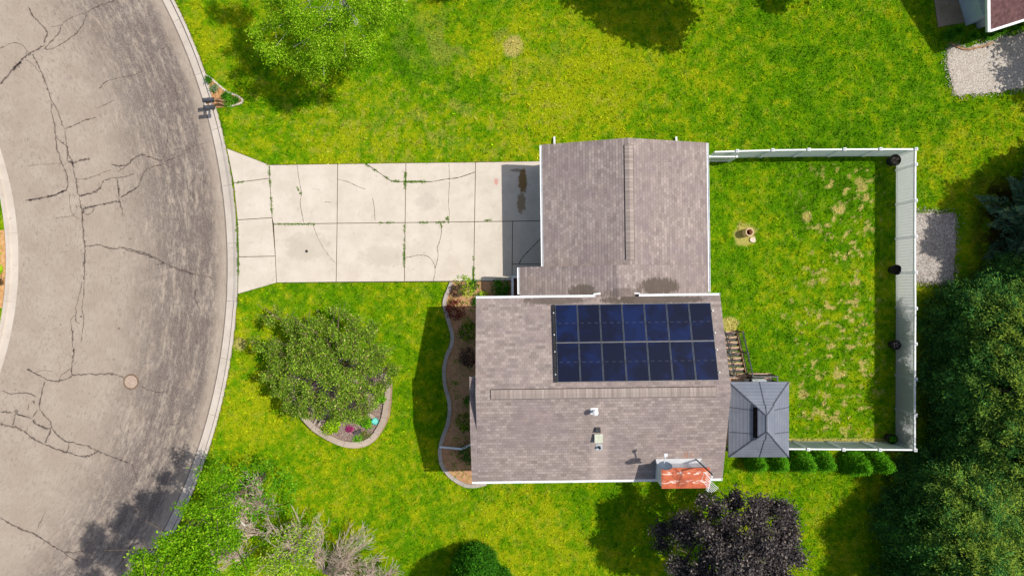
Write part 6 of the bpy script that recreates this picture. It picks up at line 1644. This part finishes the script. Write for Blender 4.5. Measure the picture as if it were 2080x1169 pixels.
# ornamental grasses before the neighbour house
rg = 'ornamental grasses by the neighbour house'
for px, py, R, lab in [(1922, 76, .5, 'spiky grass clump at the patio corner'), (1940, 68, .45, 'grass clump in the shade below the patio'), (1970, 76, .4, 'grass clump at the corner of the white wall'), (2002, 74, .45, 'grass clump under the plum roof eave'), (2020, 66, .4, 'small grass clump further along the eave'), (2064, 52, .5, 'broad green clump at the right end of the eave bed')]:
    blades(lab, gp(px, py) + (0,), R, .5, [L_(70, 140, 20), L_(110, 170, 40), L_(48, 104, 16)], int(px), group=rg)
# island plants on the far left
blades('bright green strap-leaved plant at the edge of the road island', gp(1, 547) + (0,), .3, .35, LIME, 97, 'perennial', w=.05)
shrub('dark red-leaved plant beside the green one on the road island', gp(-1, 572) + (0,), .25, .25, DKP, 98, 'perennial', n=24, cat='plant')
# what grows in the pots
for t, p, r, m in pots:
    rq = np.random.default_rng(int(p[1] * 10) + 500)
    if m in (0, 2):
        B = MB()
        for k in range(14 if m == 0 else 8):
            a = rq.uniform(0, 6.28); l = rq.uniform(.1, r * .8); B.tube([(l * .3 * math.cos(a), l * .3 * math.sin(a), .48), (l * math.cos(a + .4), l * math.sin(a + .4), .58), (l * math.cos(a + 1), l * math.sin(a + 1), .56)], [.01, .009, .005], 4)
        B.build('dead_stems', TWIG, t, local=True)
    if m == 3:
        pts = rand_dirs(rq, 160) * np.array([r * .75, r * .75, .16]) * rq.uniform(.3, 1, (160, 1)) + np.array([0, 0, .58]); V, Q = leaf_quads(pts, .1, rq, .4)
        np_mesh('leaves', V, Q, leaf_cols(rq, 160, GR, [3, 3, 2]), LEAFM, t, local=True)
# ================================================================== LIGHT, SKY, CAMERA
SUN = Vector((.605, .135, 1.0)).normalized()     # towards the sun
w = bpy.data.worlds.new('World'); SC.world = w; w.use_nodes = True
nt = w.node_tree; nt.nodes.clear()
sky = nt.nodes.new('ShaderNodeTexSky'); sky.sky_type = 'NISHITA'; sky.sun_disc = False
sky.sun_elevation = math.asin(SUN.z); sky.dust_density = 2.5; sky.sun_rotation = math.atan2(SUN.x, SUN.y)
bg = nt.nodes.new('ShaderNodeBackground'); bg.inputs['Strength'].default_value = .1
ow = nt.nodes.new('ShaderNodeOutputWorld'); nt.links.new(sky.outputs[0], bg.inputs[0]); nt.links.new(bg.outputs[0], ow.inputs[0])
sl_ = bpy.data.lights.new('sun', 'SUN'); sl_.energy = 3.65; sl_.angle = math.radians(.53); sl_.color = (1, .95, .87)
so = bpy.data.objects.new('sun', sl_); COL.objects.link(so); so.rotation_euler = SUN.to_track_quat('Z', 'Y').to_euler(); so.location = SUN * 60
cam = bpy.data.cameras.new('camera'); cam.sensor_fit = 'HORIZONTAL'; cam.sensor_width = 36; cam.lens = F / 2080 * 36; cam.clip_end = 2000; cam.clip_start = .1
co = bpy.data.objects.new('camera', cam); COL.objects.link(co); co.location = (0, 0, H); co.rotation_euler = (0, 0, 0); SC.camera = co
SC.view_settings.view_transform = 'Standard'; SC.view_settings.look = 'None'; SC.view_settings.exposure = 0.14; SC.view_settings.gamma = 1.0
SC.cycles.max_bounces = 6; SC.cycles.transparent_max_bounces = 4
